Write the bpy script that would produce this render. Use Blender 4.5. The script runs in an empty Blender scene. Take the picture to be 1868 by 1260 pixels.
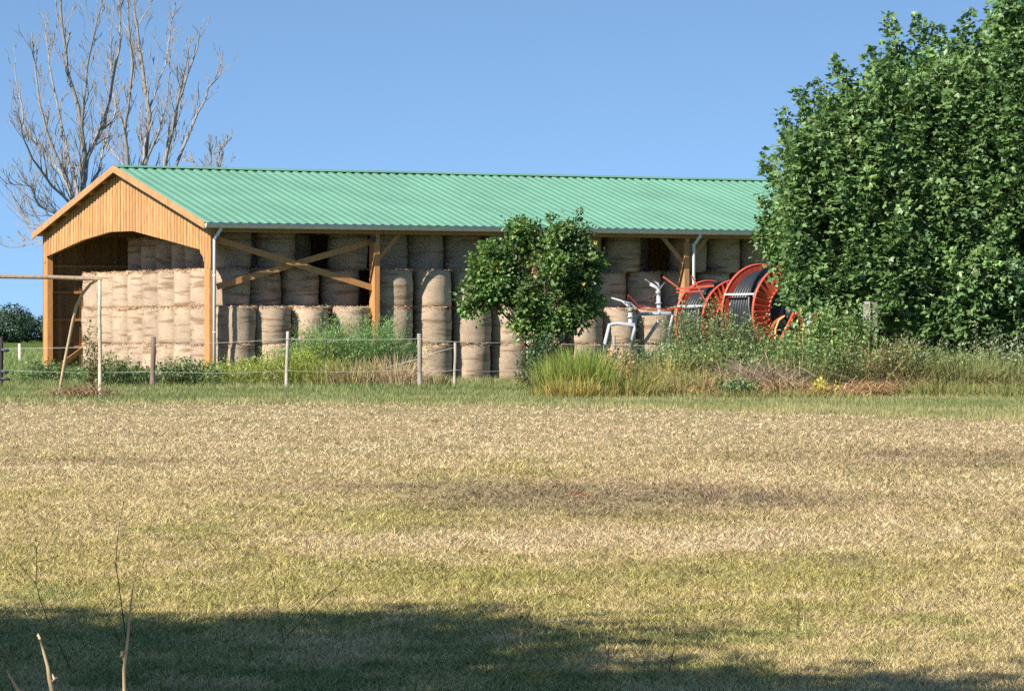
import bpy, math, random
import numpy as np
R_ = math.radians
sc = bpy.context.scene
col = sc.collection
random.seed(7)
rng = np.random.default_rng(11)

# ------------------------------------------------------------------ camera, sky, sun
F, HY, CX, CAMH = 7000.0, 612.0, 934.0, 1.5      # focal length in photo pixels, horizon row, centre column, eye height
cam = bpy.data.cameras.new('camera'); cam_o = bpy.data.objects.new('camera', cam); col.objects.link(cam_o)
cam.sensor_width = 36; cam.lens = 36 * F / 1868; cam.shift_y = -(630 - HY) / 1868
cam.clip_start = 0.5; cam.clip_end = 6000
cam_o.location = (0, 0, CAMH); cam_o.rotation_euler = (R_(90), 0, 0)
sc.camera = cam_o

SUN_AZ, SUN_EL = 44.0, 37.0                       # sun behind the viewer, 44 degrees to the left
sd = np.array([-math.sin(R_(SUN_AZ)) * math.cos(R_(SUN_EL)), -math.cos(R_(SUN_AZ)) * math.cos(R_(SUN_EL)), math.sin(R_(SUN_EL))])
sun = bpy.data.lights.new('sun', 'SUN'); sun_o = bpy.data.objects.new('sun', sun); col.objects.link(sun_o)
sun.energy = 5.0; sun.angle = R_(0.5); sun.color = (1.0, 0.93, 0.82)
from mathutils import Vector
sun_o.rotation_euler = Vector(sd).to_track_quat('Z', 'Y').to_euler()

w = bpy.data.worlds.new('World'); sc.world = w; w.use_nodes = True
nt = w.node_tree; bg = nt.nodes['Background']
sky = nt.nodes.new('ShaderNodeTexSky'); sky.sky_type = 'NISHITA'; sky.sun_disc = False
sky.sun_elevation = R_(SUN_EL); sky.sun_rotation = math.atan2(sd[0], sd[1])
sky.air_density = 1.0; sky.dust_density = 0.0; sky.ozone_density = 1.3; sky.altitude = 0
tc = nt.nodes.new('ShaderNodeTexCoord'); mp = nt.nodes.new('ShaderNodeMapping')
mp.inputs['Scale'].default_value = (1, 1, 2.2); mp.inputs['Location'].default_value = (0, 0, 0.24)
nt.links.new(tc.outputs['Generated'], mp.inputs['Vector']); nt.links.new(mp.outputs['Vector'], sky.inputs['Vector'])
tint = nt.nodes.new('ShaderNodeMix'); tint.data_type = 'RGBA'; tint.blend_type = 'MULTIPLY'; tint.inputs['Factor'].default_value = 1
tint.inputs['B'].default_value = (.90, 1.03, 1.08, 1)       # slightly more cyan summer air
nt.links.new(sky.outputs['Color'], tint.inputs['A']); nt.links.new(tint.outputs['Result'], bg.inputs['Color']); bg.inputs['Strength'].default_value = 0.118

sc.view_settings.view_transform = 'Standard'; sc.view_settings.look = 'None'
sc.view_settings.exposure = 0.75; sc.view_settings.gamma = 1.0; sc.view_settings.use_curve_mapping = False
sc.cycles.max_bounces = 5; sc.cycles.diffuse_bounces = 2; sc.cycles.glossy_bounces = 2; sc.cycles.transmission_bounces = 3
sc.cycles.use_denoising = False
sc.cycles.sample_clamp_indirect = 4

# ------------------------------------------------------------------ helpers
def W(px, py, d):
    """world point that lies at distance d on the line through photo pixel (px, py); used to measure places only"""
    return np.array([(px - CX) / F * d, d, CAMH - (py - HY) / F * d])
def GX(px, d): return (px - CX) / F * d
def DG(py): return CAMH * F / (py - HY)          # distance of a ground point seen at row py

def tag(o, label=None, cat=None, group=None, kind=None):
    if label: o['label'] = label
    if cat: o['category'] = cat
    if group: o['group'] = group
    if kind: o['kind'] = kind
    return o
def empty(name, loc):
    o = bpy.data.objects.new(name, None); col.objects.link(o); o.location = loc; o.empty_display_size = .2
    return o
def link(name, me, mat, parent=None, loc=None):
    if mat is not None:
        for m in (mat if isinstance(mat, (list, tuple)) else [mat]): me.materials.append(m)
    o = bpy.data.objects.new(name, me); col.objects.link(o)
    if parent is not None: o.parent = parent
    if loc is not None: o.location = loc
    return o

class MB:
    """collects boxes, bars, tubes and lathes in world coordinates; build() links them as one mesh object"""
    def __init__(s): s.v = []; s.f = []; s.c = []; s.smooth = []
    def add(s, vs, fs, c=(1, 1, 1), smooth=False):
        n = len(s.v); s.v += [tuple(map(float, p)) for p in vs]; s.f += [tuple(i + n for i in f) for f in fs]
        s.c += [c] * len(vs); s.smooth += [smooth] * len(fs)
    def box(s, c, ax, ay, az, hx, hy, hz, colr=(1, 1, 1)):
        c = np.array(c, float); ax, ay, az = (np.array(a, float) for a in (ax, ay, az))
        vs = [c + ax * hx * i + ay * hy * j + az * hz * k for i in (-1, 1) for j in (-1, 1) for k in (-1, 1)]
        s.add(vs, [(0, 1, 3, 2), (4, 6, 7, 5), (0, 4, 5, 1), (2, 3, 7, 6), (0, 2, 6, 4), (1, 5, 7, 3)], colr)
    def bar(s, a, b, w, h, up=(0, 0, 1), colr=(1, 1, 1)):
        a = np.array(a, float); b = np.array(b, float); d = b - a; L = np.linalg.norm(d); d /= L
        sx = np.cross(d, up); sx /= np.linalg.norm(sx); uz = np.cross(sx, d)
        s.box((a + b) / 2, d, sx, uz, L / 2, w / 2, h / 2, colr)
    def tube(s, pts, rad, n=8, cap=True, colr=(1, 1, 1), smooth=True):
        pts = [np.array(p, float) for p in pts]
        if not hasattr(rad, '__len__'): rad = [rad] * len(pts)
        vs = []; ref = None
        for i, p in enumerate(pts):
            d = pts[min(i + 1, len(pts) - 1)] - pts[max(i - 1, 0)]; d = d / (np.linalg.norm(d) + 1e-9)
            if ref is None: ref = np.array([1, 0, 0]) if abs(d[0]) < .8 else np.array([0, 1, 0])
            u = np.cross(d, ref); u /= np.linalg.norm(u) + 1e-9; v = np.cross(d, u); ref = np.cross(u, d)
            for k in range(n):
                a = 2 * math.pi * k / n; vs.append(p + (u * math.cos(a) + v * math.sin(a)) * rad[i])
        fs = [(i * n + k, i * n + (k + 1) % n, (i + 1) * n + (k + 1) % n, (i + 1) * n + k) for i in range(len(pts) - 1) for k in range(n)]
        if cap: fs += [tuple(range(n)), tuple(range((len(pts) - 1) * n, len(pts) * n))]
        s.add(vs, fs, colr, smooth)
    def lathe(s, c, axis, prof, n=32, colr=(1, 1, 1), closed=False, smooth=True, a0=0, a1=2 * math.pi):
        """prof = [(distance along axis, radius)]"""
        c = np.array(c, float); axis = np.array(axis, float); axis /= np.linalg.norm(axis)
        up = np.array([0, 0, 1.]) if abs(axis[2]) < .9 else np.array([1., 0, 0])
        u = np.cross(axis, up); u /= np.linalg.norm(u); v = np.cross(u, axis)
        full = abs(a1 - a0 - 2 * math.pi) < 1e-6; m = n if full else n + 1
        vs = [c + axis * a + (u * math.cos(a0 + (a1 - a0) * k / n) + v * math.sin(a0 + (a1 - a0) * k / n)) * r for a, r in prof for k in range(m)]
        P = len(prof); fs = []
        for i in range(P if closed else P - 1):
            j = (i + 1) % P
            for k in range(n): fs.append((i * m + k, i * m + (k + 1) % m, j * m + (k + 1) % m, j * m + k))
        s.add(vs, fs, colr, smooth)
    def build(s, name, mat, parent=None, base=(0, 0, 0), bevel=0):
        b = np.array(base, float)
        me = bpy.data.meshes.new(name); me.from_pydata([tuple(np.array(p) - b) for p in s.v], [], s.f)
        at = me.attributes.new('col', 'FLOAT_COLOR', 'POINT')
        at.data.foreach_set('color', np.array([(*c, 1) for c in s.c], np.float32).ravel())
        me.polygons.foreach_set('use_smooth', s.smooth); me.update()
        o = link(name, me, mat, parent)
        if parent is None: o.location = tuple(b)
        if bevel:
            m = o.modifiers.new('bevel', 'BEVEL'); m.width = bevel; m.segments = 2; m.limit_method = 'ANGLE'
        return o

class LM:
    """collects leaves and blades (many small faces, numpy) with a colour each"""
    def __init__(s): s.v = []; s.f = []; s.c = []; s.n = 0
    def put(s, V, T, C):
        s.v.append(V.astype(np.float32)); s.f.append((T + s.n).astype(np.int32)); s.c.append(C.astype(np.float32)); s.n += len(V)
    def leaves(s, P, A, N, L, Wd, C, fold=.25):
        """pointed leaves folded along the midrib"""
        n = len(P); A = A / (np.linalg.norm(A, axis=1, keepdims=True) + 1e-9)
        S = np.cross(A, N); S /= np.linalg.norm(S, axis=1, keepdims=True) + 1e-9; U = np.cross(S, A)
        L = np.broadcast_to(np.asarray(L, float), (n,))[:, None]; Wd = np.broadcast_to(np.asarray(Wd, float), (n,))[:, None]
        V = np.stack([P, P + A * L * .45 + S * Wd * .5 + U * Wd * fold, P + A * L, P + A * L * .45 - S * Wd * .5 + U * Wd * fold], 1).reshape(-1, 3)
        b = np.arange(n)[:, None] * 4
        T = np.concatenate([b + [0, 1, 2], b + [0, 2, 3]], 1).reshape(-1, 3)
        s.put(V, T, np.repeat(C, 4, 0))
    def palmate(s, P, A, N, L, C):
        """three lobed leaves"""
        A = A / (np.linalg.norm(A, axis=1, keepdims=True) + 1e-9)
        S = np.cross(A, N); S /= np.linalg.norm(S, axis=1, keepdims=True) + 1e-9
        s.leaves(P, A, N, L, L * .62, C, .12)
        for sg in (-1, 1): s.leaves(P, A * .62 + S * .78 * sg, N, L * .8, L * .5, C, .12)
    def blades(s, P, az, h, lean, wd, C, seg=1, curl=.0, faceaz=None):
        """grass blades: narrow strips that lean towards az"""
        n = len(P); h = np.broadcast_to(np.asarray(h, float), (n,)); lean = np.broadcast_to(np.asarray(lean, float), (n,)); wd = np.broadcast_to(np.asarray(wd, float), (n,))
        D = np.stack([np.cos(az), np.sin(az), np.zeros(n)], 1)
        fa = rng.uniform(0, 2 * np.pi, n) if faceaz is None else faceaz
        S = np.stack([np.cos(fa), np.sin(fa), np.zeros(n)], 1)
        rows = []
        for k in range(seg + 1):
            u = k / seg; ln = lean * u * (1 + curl * u)
            c = P + D * (h * ln)[:, None] + np.array([0, 0, 1.]) * (h * u * np.sqrt(np.clip(1 - (lean * u * .8) ** 2, .05, 1)) - curl * h * .25 * u ** 3 * lean)[:, None]
            if k < seg:
                ww = (wd * (1 - .55 * u))[:, None] * .5
                rows += [c - S * ww, c + S * ww]
            else: rows += [c]
        V = np.stack(rows, 1).reshape(-1, 3); m = 2 * seg + 1; b = np.arange(n)[:, None] * m
        T = []
        for k in range(seg - 1): T += [b + [2 * k, 2 * k + 1, 2 * k + 3], b + [2 * k, 2 * k + 3, 2 * k + 2]]
        T += [b + [2 * seg - 2, 2 * seg - 1, 2 * seg]]
        s.put(V, np.concatenate(T, 1).reshape(-1, 3), np.repeat(C, m, 0))
    def build(s, name, mat, parent=None, base=(0, 0, 0)):
        V = np.concatenate(s.v) - np.array(base, np.float32); T = np.concatenate(s.f); C = np.concatenate(s.c)
        me = bpy.data.meshes.new(name)
        me.vertices.add(len(V)); me.vertices.foreach_set('co', V.astype(np.float32).ravel())
        me.loops.add(T.size); me.loops.foreach_set('vertex_index', T.ravel())
        me.polygons.add(len(T)); me.polygons.foreach_set('loop_start', np.arange(0, T.size, 3, dtype=np.int32))
        me.update(calc_edges=True)
        at = me.attributes.new('col', 'FLOAT_COLOR', 'POINT')
        at.data.foreach_set('color', np.concatenate([C, np.ones((len(C), 1), np.float32)], 1).ravel())
        o = link(name, me, mat, parent)
        if parent is None: o.location = tuple(base)
        return o

def vnoise(x, y, seed=0):
    """smooth 2-D value noise in 0..1"""
    xi = np.floor(x).astype(np.int64); yi = np.floor(y).astype(np.int64); fx = x - xi; fy = y - yi
    fx = fx * fx * (3 - 2 * fx); fy = fy * fy * (3 - 2 * fy)
    def hsh(a, b):
        t = (a * 374761393 + b * 668265263 + seed * 1274126177) & 0xffffffff
        t = ((t ^ (t >> 13)) * 1274126177) & 0xffffffff
        return ((t ^ (t >> 16)) & 0xffff) / 65535.0
    return (hsh(xi, yi) * (1 - fx) + hsh(xi + 1, yi) * fx) * (1 - fy) + (hsh(xi, yi + 1) * (1 - fx) + hsh(xi + 1, yi + 1) * fx) * fy
def fbm(x, y, seed=0, o=3):
    t = 0; a = .55
    for k in range(o): t = t + a * vnoise(x * 2 ** k, y * 2 ** k, seed + k); a *= .55
    return t / 1.06
def mixc(a, b, t): return np.asarray(a) * (1 - t)[:, None] + np.asarray(b) * t[:, None]
def jit(c, n, amt=.25, hue=.06):
    """n copies of colour c, each a little lighter or darker"""
    c = np.array(c); return np.clip(c[None] * rng.uniform(1 - amt, 1 + amt, (n, 1)) * (1 + rng.uniform(-hue, hue, (n, 3))), 0, 1)
def runit(n):
    v = rng.normal(size=(n, 3)); return v / np.linalg.norm(v, axis=1, keepdims=True)

# ------------------------------------------------------------------ materials
def nodes(name):
    m = bpy.data.materials.new(name); m.use_nodes = True; t = m.node_tree; return m, t, t.nodes['Principled BSDF'], t.links
def mat_solid(name, c, rough=.6, var=.2, scale=6, metal=0, attr=False, bump=0, stretch=(1, 1, 1), dirt=None):
    """colour with noise variation; attr multiplies by each piece's own tint"""
    m, t, b, l = nodes(name)
    tcn = t.nodes.new('ShaderNodeTexCoord'); mpn = t.nodes.new('ShaderNodeMapping'); mpn.inputs['Scale'].default_value = stretch
    l.new(tcn.outputs['Object'], mpn.inputs['Vector'])
    n = t.nodes.new('ShaderNodeTexNoise'); n.inputs['Scale'].default_value = scale; n.inputs['Detail'].default_value = 6; n.inputs['Roughness'].default_value = .65
    l.new(mpn.outputs['Vector'], n.inputs['Vector'])
    r = t.nodes.new('ShaderNodeValToRGB'); l.new(n.outputs['Fac'], r.inputs['Fac'])
    d = dirt or [x * (1 - var) for x in c]
    r.color_ramp.elements[0].position = .3; r.color_ramp.elements[1].position = .68
    r.color_ramp.elements[0].color = (*d, 1); r.color_ramp.elements[1].color = (*[min(1, x * (1 + var * .6)) for x in c], 1)
    out = r.outputs['Color']
    if attr:
        a = t.nodes.new('ShaderNodeAttribute'); a.attribute_name = 'col'
        mx = t.nodes.new('ShaderNodeMix'); mx.data_type = 'RGBA'; mx.blend_type = 'MULTIPLY'; mx.inputs['Factor'].default_value = 1
        l.new(out, mx.inputs['A']); l.new(a.outputs['Color'], mx.inputs['B']); out = mx.outputs['Result']
    l.new(out, b.inputs['Base Color']); b.inputs['Roughness'].default_value = rough; b.inputs['Metallic'].default_value = metal
    if bump:
        bp = t.nodes.new('ShaderNodeBump'); bp.inputs['Strength'].default_value = bump; bp.inputs['Distance'].default_value = .02
        l.new(n.outputs['Fac'], bp.inputs['Height']); l.new(bp.outputs['Normal'], b.inputs['Normal'])
    return m
def mat_leaf(name, trans=.3, gloss=.05, rough=.5):
    """foliage: each leaf's own colour, part diffuse, part translucent, slightly glossy"""
    m = bpy.data.materials.new(name); m.use_nodes = True; t = m.node_tree; l = t.links; t.nodes.clear()
    o = t.nodes.new('ShaderNodeOutputMaterial'); a = t.nodes.new('ShaderNodeAttribute'); a.attribute_name = 'col'
    d = t.nodes.new('ShaderNodeBsdfDiffuse'); tr = t.nodes.new('ShaderNodeBsdfTranslucent'); g = t.nodes.new('ShaderNodeBsdfGlossy')
    g.inputs['Roughness'].default_value = rough
    hs = t.nodes.new('ShaderNodeHueSaturation'); hs.inputs['Hue'].default_value = .485; hs.inputs['Saturation'].default_value = 1.1; hs.inputs['Value'].default_value = 1.25
    l.new(a.outputs['Color'], d.inputs['Color']); l.new(a.outputs['Color'], hs.inputs['Color']); l.new(hs.outputs['Color'], tr.inputs['Color'])
    m1 = t.nodes.new('ShaderNodeMixShader'); m1.inputs[0].default_value = trans; l.new(d.outputs[0], m1.inputs[1]); l.new(tr.outputs[0], m1.inputs[2])
    m2 = t.nodes.new('ShaderNodeMixShader'); m2.inputs[0].default_value = gloss; l.new(m1.outputs[0], m2.inputs[1]); l.new(g.outputs[0], m2.inputs[2])
    l.new(m2.outputs[0], o.inputs['Surface']); return m

M_leaf = mat_leaf('leaf', .28, .045, .45)
M_grass = mat_leaf('grass_blade', .30, .02, .6)
M_dry = mat_leaf('dry_stalk', .15, .02, .6)
M_wood = mat_solid('pine_board', (.58, .315, .135), .65, .34, 3, attr=True, stretch=(5, 5, .7), bump=.15)
M_beam = mat_solid('pine_beam', (.52, .265, .105), .65, .22, 4, attr=True, stretch=(3, 3, .8), bump=.15)
M_barge = mat_solid('barge_board_wood', (.50, .27, .125), .65, .25, 3, attr=True, bump=.1)
M_roof = mat_solid('green_roof_paint', (.135, .305, .200), .48, .15, .5, stretch=(1, 1, 1))
M_zinc = mat_solid('grey_zinc', (.80, .74, .68), .8, .15, 8, metal=0)
M_pipe = mat_solid('white_plastic_pipe', (.72, .73, .78), .35, .08, 5)
M_red = mat_solid('red_machine_paint', (.62, .085, .045), .42, .22, 5, attr=True)
M_orange = mat_solid('orange_machine_paint', (.72, .17, .03), .45, .2, 5, attr=True)
M_black = mat_solid('black_pipe', (.028, .03, .036), .42, .3, 7, attr=True)
M_galv = mat_solid('galvanised_steel', (.62, .63, .66), .5, .15, 12, attr=True)
M_darkmetal = mat_solid('dark_metal', (.06, .06, .065), .5, .3, 9)
M_post = mat_solid('weathered_post', (.36, .31, .27), .85, .35, 9, attr=True, stretch=(4, 4, .8), bump=.4)
M_goal = mat_solid('peeling_white_wood', (.66, .58, .46), .8, .3, 12, attr=True, stretch=(3, 3, 1), bump=.3, dirt=(.36, .27, .18))
M_bark = mat_solid('grey_bark', (.31, .285, .265), .9, .4, 7, attr=True, stretch=(2, 2, .6), bump=.4)
M_bark2 = mat_solid('brown_bark', (.10, .075, .055), .9, .4, 8, attr=True, bump=.4)
M_wire = mat_solid('white_fence_tape', (.5, .49, .47), .6, .1, 20)
M_redplastic = mat_solid('red_plastic', (.75, .09, .03), .4, .1, 8)

def mat_bale():
    m, t, b, l = nodes('hay')
    tcn = t.nodes.new('ShaderNodeTexCoord'); oi = t.nodes.new('ShaderNodeObjectInfo')
    def mapped(scale, off):
        mpn = t.nodes.new('ShaderNodeMapping'); mpn.inputs['Scale'].default_value = scale
        l.new(tcn.outputs['Object'], mpn.inputs['Vector'])
        mul = t.nodes.new('ShaderNodeMath'); mul.operation = 'MULTIPLY'; mul.inputs[1].default_value = off; l.new(oi.outputs['Random'], mul.inputs[0])
        add = t.nodes.new('ShaderNodeVectorMath'); add.operation = 'ADD'; l.new(mpn.outputs['Vector'], add.inputs[0]); l.new(mul.outputs[0], add.inputs[1])
        return add.outputs[0]
    def noise(vec, sc_, det=4, ro=.6):
        n = t.nodes.new('ShaderNodeTexNoise'); n.inputs['Scale'].default_value = sc_; n.inputs['Detail'].default_value = det; n.inputs['Roughness'].default_value = ro
        l.new(vec, n.inputs['Vector']); return n.outputs['Fac']
    def ramp(fac, p0, c0, p1, c1):
        r = t.nodes.new('ShaderNodeValToRGB'); l.new(fac, r.inputs['Fac']); e = r.color_ramp.elements
        e[0].position = p0; e[0].color = (*c0, 1); e[1].position = p1; e[1].color = (*c1, 1); return r.outputs['Color']
    def mult(a, bb, f=1):
        mx = t.nodes.new('ShaderNodeMix'); mx.data_type = 'RGBA'; mx.blend_type = 'MULTIPLY'; mx.inputs['Factor'].default_value = f
        l.new(a, mx.inputs['A']); l.new(bb, mx.inputs['B']); return mx.outputs['Result']
    fibre = noise(mapped((16, 16, 60), 31), 1.0, 5, .75)
    base = ramp(fibre, .32, (.355, .275, .2), .66, (.67, .535, .415))
    band = ramp(noise(mapped((.5, .5, 4.2), 57), 1.6, 3, .55), .36, (.58, .51, .45), .46, (1, 1, 1))
    blot = ramp(noise(mapped((1.6, 1.6, 1.6), 13), 1.2, 3, .6), .3, (.80, .77, .74), .7, (1.06, 1.04, 1.0))
    each = ramp(oi.outputs['Random'], 0, (.86, .85, .84), 1, (1.06, 1.04, 1.02))
    a = t.nodes.new('ShaderNodeAttribute'); a.attribute_name = 'col'
    c = mult(mult(mult(mult(base, band, .9), blot), each), a.outputs['Color'])
    l.new(c, b.inputs['Base Color']); b.inputs['Roughness'].default_value = .9; b.inputs['Specular IOR Level'].default_value = .1
    bp = t.nodes.new('ShaderNodeBump'); bp.inputs['Strength'].default_value = .7; bp.inputs['Distance'].default_value = .03
    l.new(fibre, bp.inputs['Height']); l.new(bp.outputs['Normal'], b.inputs['Normal'])
    return m
M_bale = mat_bale()

# ------------------------------------------------------------------ ground
def field_edge(X):
    """distance at which the dry field meets the green verge, for a place X across"""
    return np.interp(X, [-40, -11.6, -4.0, 1.9, 4.0, 7.5, 9.0, 40], [88, 86.8, 84.7, 79.5, 75.5, 68.6, 65.6, 60])
def mat_ground():
    m, t, b, l = nodes('soil_and_thatch')
    tcn = t.nodes.new('ShaderNodeTexCoord')
    n = t.nodes.new('ShaderNodeTexNoise'); n.inputs['Scale'].default_value = .35; n.inputs['Detail'].default_value = 8; n.inputs['Roughness'].default_value = .7
    n2 = t.nodes.new('ShaderNodeTexNoise'); n2.inputs['Scale'].default_value = 9; n2.inputs['Detail'].default_value = 5
    l.new(tcn.outputs['Object'], n.inputs['Vector']); l.new(tcn.outputs['Object'], n2.inputs['Vector'])
    r = t.nodes.new('ShaderNodeValToRGB'); e = r.color_ramp.elements
    e[0].position = .35; e[0].color = (.22, .20, .08, 1); e[1].position = .62; e[1].color = (.40, .31, .17, 1)
    l.new(n.outputs['Fac'], r.inputs['Fac'])
    r2 = t.nodes.new('ShaderNodeValToRGB'); r2.color_ramp.elements[0].color = (.45, .45, .45, 1); r2.color_ramp.elements[1].color = (1.2, 1.2, 1.2, 1); l.new(n2.outputs['Fac'], r2.inputs['Fac'])
    mx = t.nodes.new('ShaderNodeMix'); mx.data_type = 'RGBA'; mx.blend_type = 'MULTIPLY'; mx.inputs['Factor'].default_value = .8
    l.new(r.outputs['Color'], mx.inputs['A']); l.new(r2.outputs['Color'], mx.inputs['B'])
    # green meadow beyond the field: its own colour from the field edge on
    gm = t.nodes.new('ShaderNodeMix'); gm.data_type = 'RGBA'; gm.inputs['B'].default_value = (.085, .125, .032, 1)
    sp = t.nodes.new('ShaderNodeSeparateXYZ'); l.new(tcn.outputs['Object'], sp.inputs[0])
    mr = t.nodes.new('ShaderNodeMapRange'); mr.inputs['From Min'].default_value = 78; mr.inputs['From Max'].default_value = 92; l.new(sp.outputs['Y'], mr.inputs['Value'])
    l.new(mr.outputs['Result'], gm.inputs['Factor']); l.new(mx.outputs['Result'], gm.inputs['A'])
    l.new(gm.outputs['Result'], b.inputs['Base Color']); b.inputs['Roughness'].default_value = 1; b.inputs['Specular IOR Level'].default_value = 0
    return m
g = MB(); xs = [-3000, -300, -60, 0, 60, 300, 3000]; ys = [-200, 0, 30, 60, 90, 150, 400, 1200, 4500]
g.add([(x, y, 0) for y in ys for x in xs], [(j * 7 + i, j * 7 + i + 1, (j + 1) * 7 + i + 1, (j + 1) * 7 + i) for j in range(8) for i in range(6)])
tag(g.build('ground', mat_ground()), kind='structure')

STRAW, PINK, OLIVE, GREEN, BROWN = (.82, .63, .365), (.82, .62, .40), (.51, .45, .15), (.24, .30, .095), (.27, .195, .135)
def blob(X, Y, x0, y0, rx, ry): return np.exp(-(((X - x0) / rx) ** 2 + ((Y - y0) / ry) ** 2) ** 1.5)
def field_colour(X, Y):
    n1 = fbm(X * .35, Y * .16, 3); n2 = fbm(X * 1.1, Y * .5, 9); n3 = fbm(X * 3.5, Y * 2.2, 21)
    ol = np.clip((n1 * .5 + n2 * .3 + n3 * .4 - .52) * 4.0, 0, 1)
    # greener near the viewer and on the left in the middle distance, paler at the far side
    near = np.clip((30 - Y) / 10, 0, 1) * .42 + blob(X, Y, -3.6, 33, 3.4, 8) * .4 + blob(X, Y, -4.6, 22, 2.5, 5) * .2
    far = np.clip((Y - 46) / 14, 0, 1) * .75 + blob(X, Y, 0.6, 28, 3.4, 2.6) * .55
    ol = np.clip(ol + near - far, 0, 1); shl = blob(X, Y, -2.2, 18.0, 3.2, 3.4) * .95  # shl paints the shade's green tone into the grass under the tree's shadow
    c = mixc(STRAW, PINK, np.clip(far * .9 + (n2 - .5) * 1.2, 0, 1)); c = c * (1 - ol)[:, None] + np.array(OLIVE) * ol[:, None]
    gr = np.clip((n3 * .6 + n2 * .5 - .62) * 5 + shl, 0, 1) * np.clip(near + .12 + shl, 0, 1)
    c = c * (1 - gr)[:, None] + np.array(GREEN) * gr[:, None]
    br = blob(X, Y, 0.7, 35.8, 1.9, 4.0) * .8 + blob(X, Y, 2.8, 34.8, 1.5, 2.0) * .35 + blob(X, Y, 5.6, 47, 3.2, 4.5) * .5 + blob(X, Y, -4.7, 45.5, 1.6, 1.2) * .5 + blob(X, Y, 5.2, 32, 1.6, 1.6) * .4 + blob(X, Y, -1.6, 38, 1.2, 1.0) * .6
    br = np.clip(br * (.35 + .9 * n2 + .7 * n3) + np.clip((n1 * .5 + n3 * .55 - .66) * 3, 0, .45) * (Y > 24), 0, .9)
    c = c * (1 - br)[:, None] + np.array(BROWN) * br[:, None]
    rd = blob(X, Y, .66, 36.0, .12, .5); c = c * (1 - rd * .6)[:, None] + np.array((.5, .16, .08)) * (rd * .6)[:, None]
    return c
def sample_ground(n, y0, y1, x0=-420, x1=2290):
    py = rng.uniform(y0, y1, n); px = rng.uniform(x0, x1, n); Y = DG(py); X = GX(px, Y)
    return X, Y
def sample_margin(n):
    """places on the field to both sides of the strip that sample_ground fills"""
    Y = DG(rng.uniform(718, 1500, n)); X = rng.uniform(-1, 1, n) * (8 + .21 * Y); k = (X < GX(-420, Y)) | (X > GX(2290, Y)) | (Y < DG(1345)); return X[k], Y[k]
# mown dry grass of the field
lm = LM()
def on_field(X, Y): return Y < field_edge(X) + (vnoise(X * 1.2, Y * .5, 5) - .5) * 5 + (vnoise(X * 6, Y * 3, 15) - .5) * 3
def tufts(n, nb_, hlo, hhi, rad, spread_lean, wscale, bright, margin=False):
    X, Y = sample_margin(n) if margin else sample_ground(n, 718, 1345); k = on_field(X, Y); X = X[k]; Y = Y[k]; n = len(X)
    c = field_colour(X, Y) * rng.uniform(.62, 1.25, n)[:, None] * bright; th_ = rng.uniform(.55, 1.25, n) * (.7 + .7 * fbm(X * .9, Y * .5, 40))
    tl = rng.uniform(0, 2 * np.pi, n); R0 = rad * rng.uniform(.5, 1.4, n)
    rep_ = lambda q: np.repeat(q, nb_, 0)
    m_ = n * nb_; az = rng.uniform(0, 2 * np.pi, m_); rr = np.sqrt(rng.random(m_)) * rep_(R0)
    P = np.stack([rep_(X) + np.cos(az) * rr, rep_(Y) + np.sin(az) * rr, np.zeros(m_)], 1)
    lean = np.clip(rr / rad * spread_lean + rng.uniform(0, .5, m_), .05, 1.15)
    az2 = np.where(rng.random(m_) < .35, rep_(tl), az) + rng.normal(size=m_) * .4
    cc = rep_(c) * rng.uniform(.55, 1.35, m_)[:, None]; dk = rng.random(m_) < .25; cc[dk] *= .22
    lm.blades(P, az2, rep_(th_) * rng.uniform(hlo, hhi, m_) * np.clip(.42 + P[:, 1] / 80, .5, 1.0), lean, wscale * (.0014 + .000155 * P[:, 1]), np.clip(cc, 0, .9), 2, .5)
tufts(90000, 9, .022, .060, .035, .6, 1.0, 1.0)
tufts(2600, 14, .05, .11, .06, .8, 1.0, .95)
tufts(60000, 9, .022, .060, .04, .6, 1.3, 1.0, True)
# cut straw lying on the ground
X, Y = sample_ground(230000, 718, 1345); k = on_field(X, Y); X = X[k]; Y = Y[k]; n = len(X)
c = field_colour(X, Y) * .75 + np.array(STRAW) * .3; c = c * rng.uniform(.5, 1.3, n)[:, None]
lm.blades(np.stack([X, Y, rng.uniform(0, .02, n)], 1), rng.uniform(0, 2 * np.pi, n), rng.uniform(.02, .06, n) * np.clip(.4 + Y / 60, .5, 1.2), rng.uniform(.75, 1.2, n), .002 + .00016 * Y, np.clip(c, 0, .9))
tag(lm.build('field_grass', M_grass), kind='stuff')
# green verge between field and barn
X, Y = sample_ground(230000, 693, 772)
k = Y > field_edge(X) + (vnoise(X * 1.2, Y * .5, 5) - .5) * 5; X = X[k]; Y = Y[k]; n = len(X)
t_ = np.clip(fbm(X * .5, Y * .25, 77) * 1.6 - .5 + np.clip((field_edge(X) + 5 - Y) / 8, 0, .5) + .25 * (X > 1), 0, 1)
c = mixc((.20, .255, .085), (.46, .41, .19), t_) * rng.uniform(.5, 1.35, n)[:, None]
hh = rng.uniform(.05, .14, n) * (1 + .9 * np.clip((Y - 100) / 15, 0, 1.2))
lm = LM(); lm.blades(np.stack([X, Y, np.zeros(n)], 1), rng.uniform(0, 2 * np.pi, n), hh, rng.uniform(.1, .8, n), .004 + .00017 * Y, c)
tag(lm.build('verge_grass', M_grass), kind='stuff')
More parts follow.
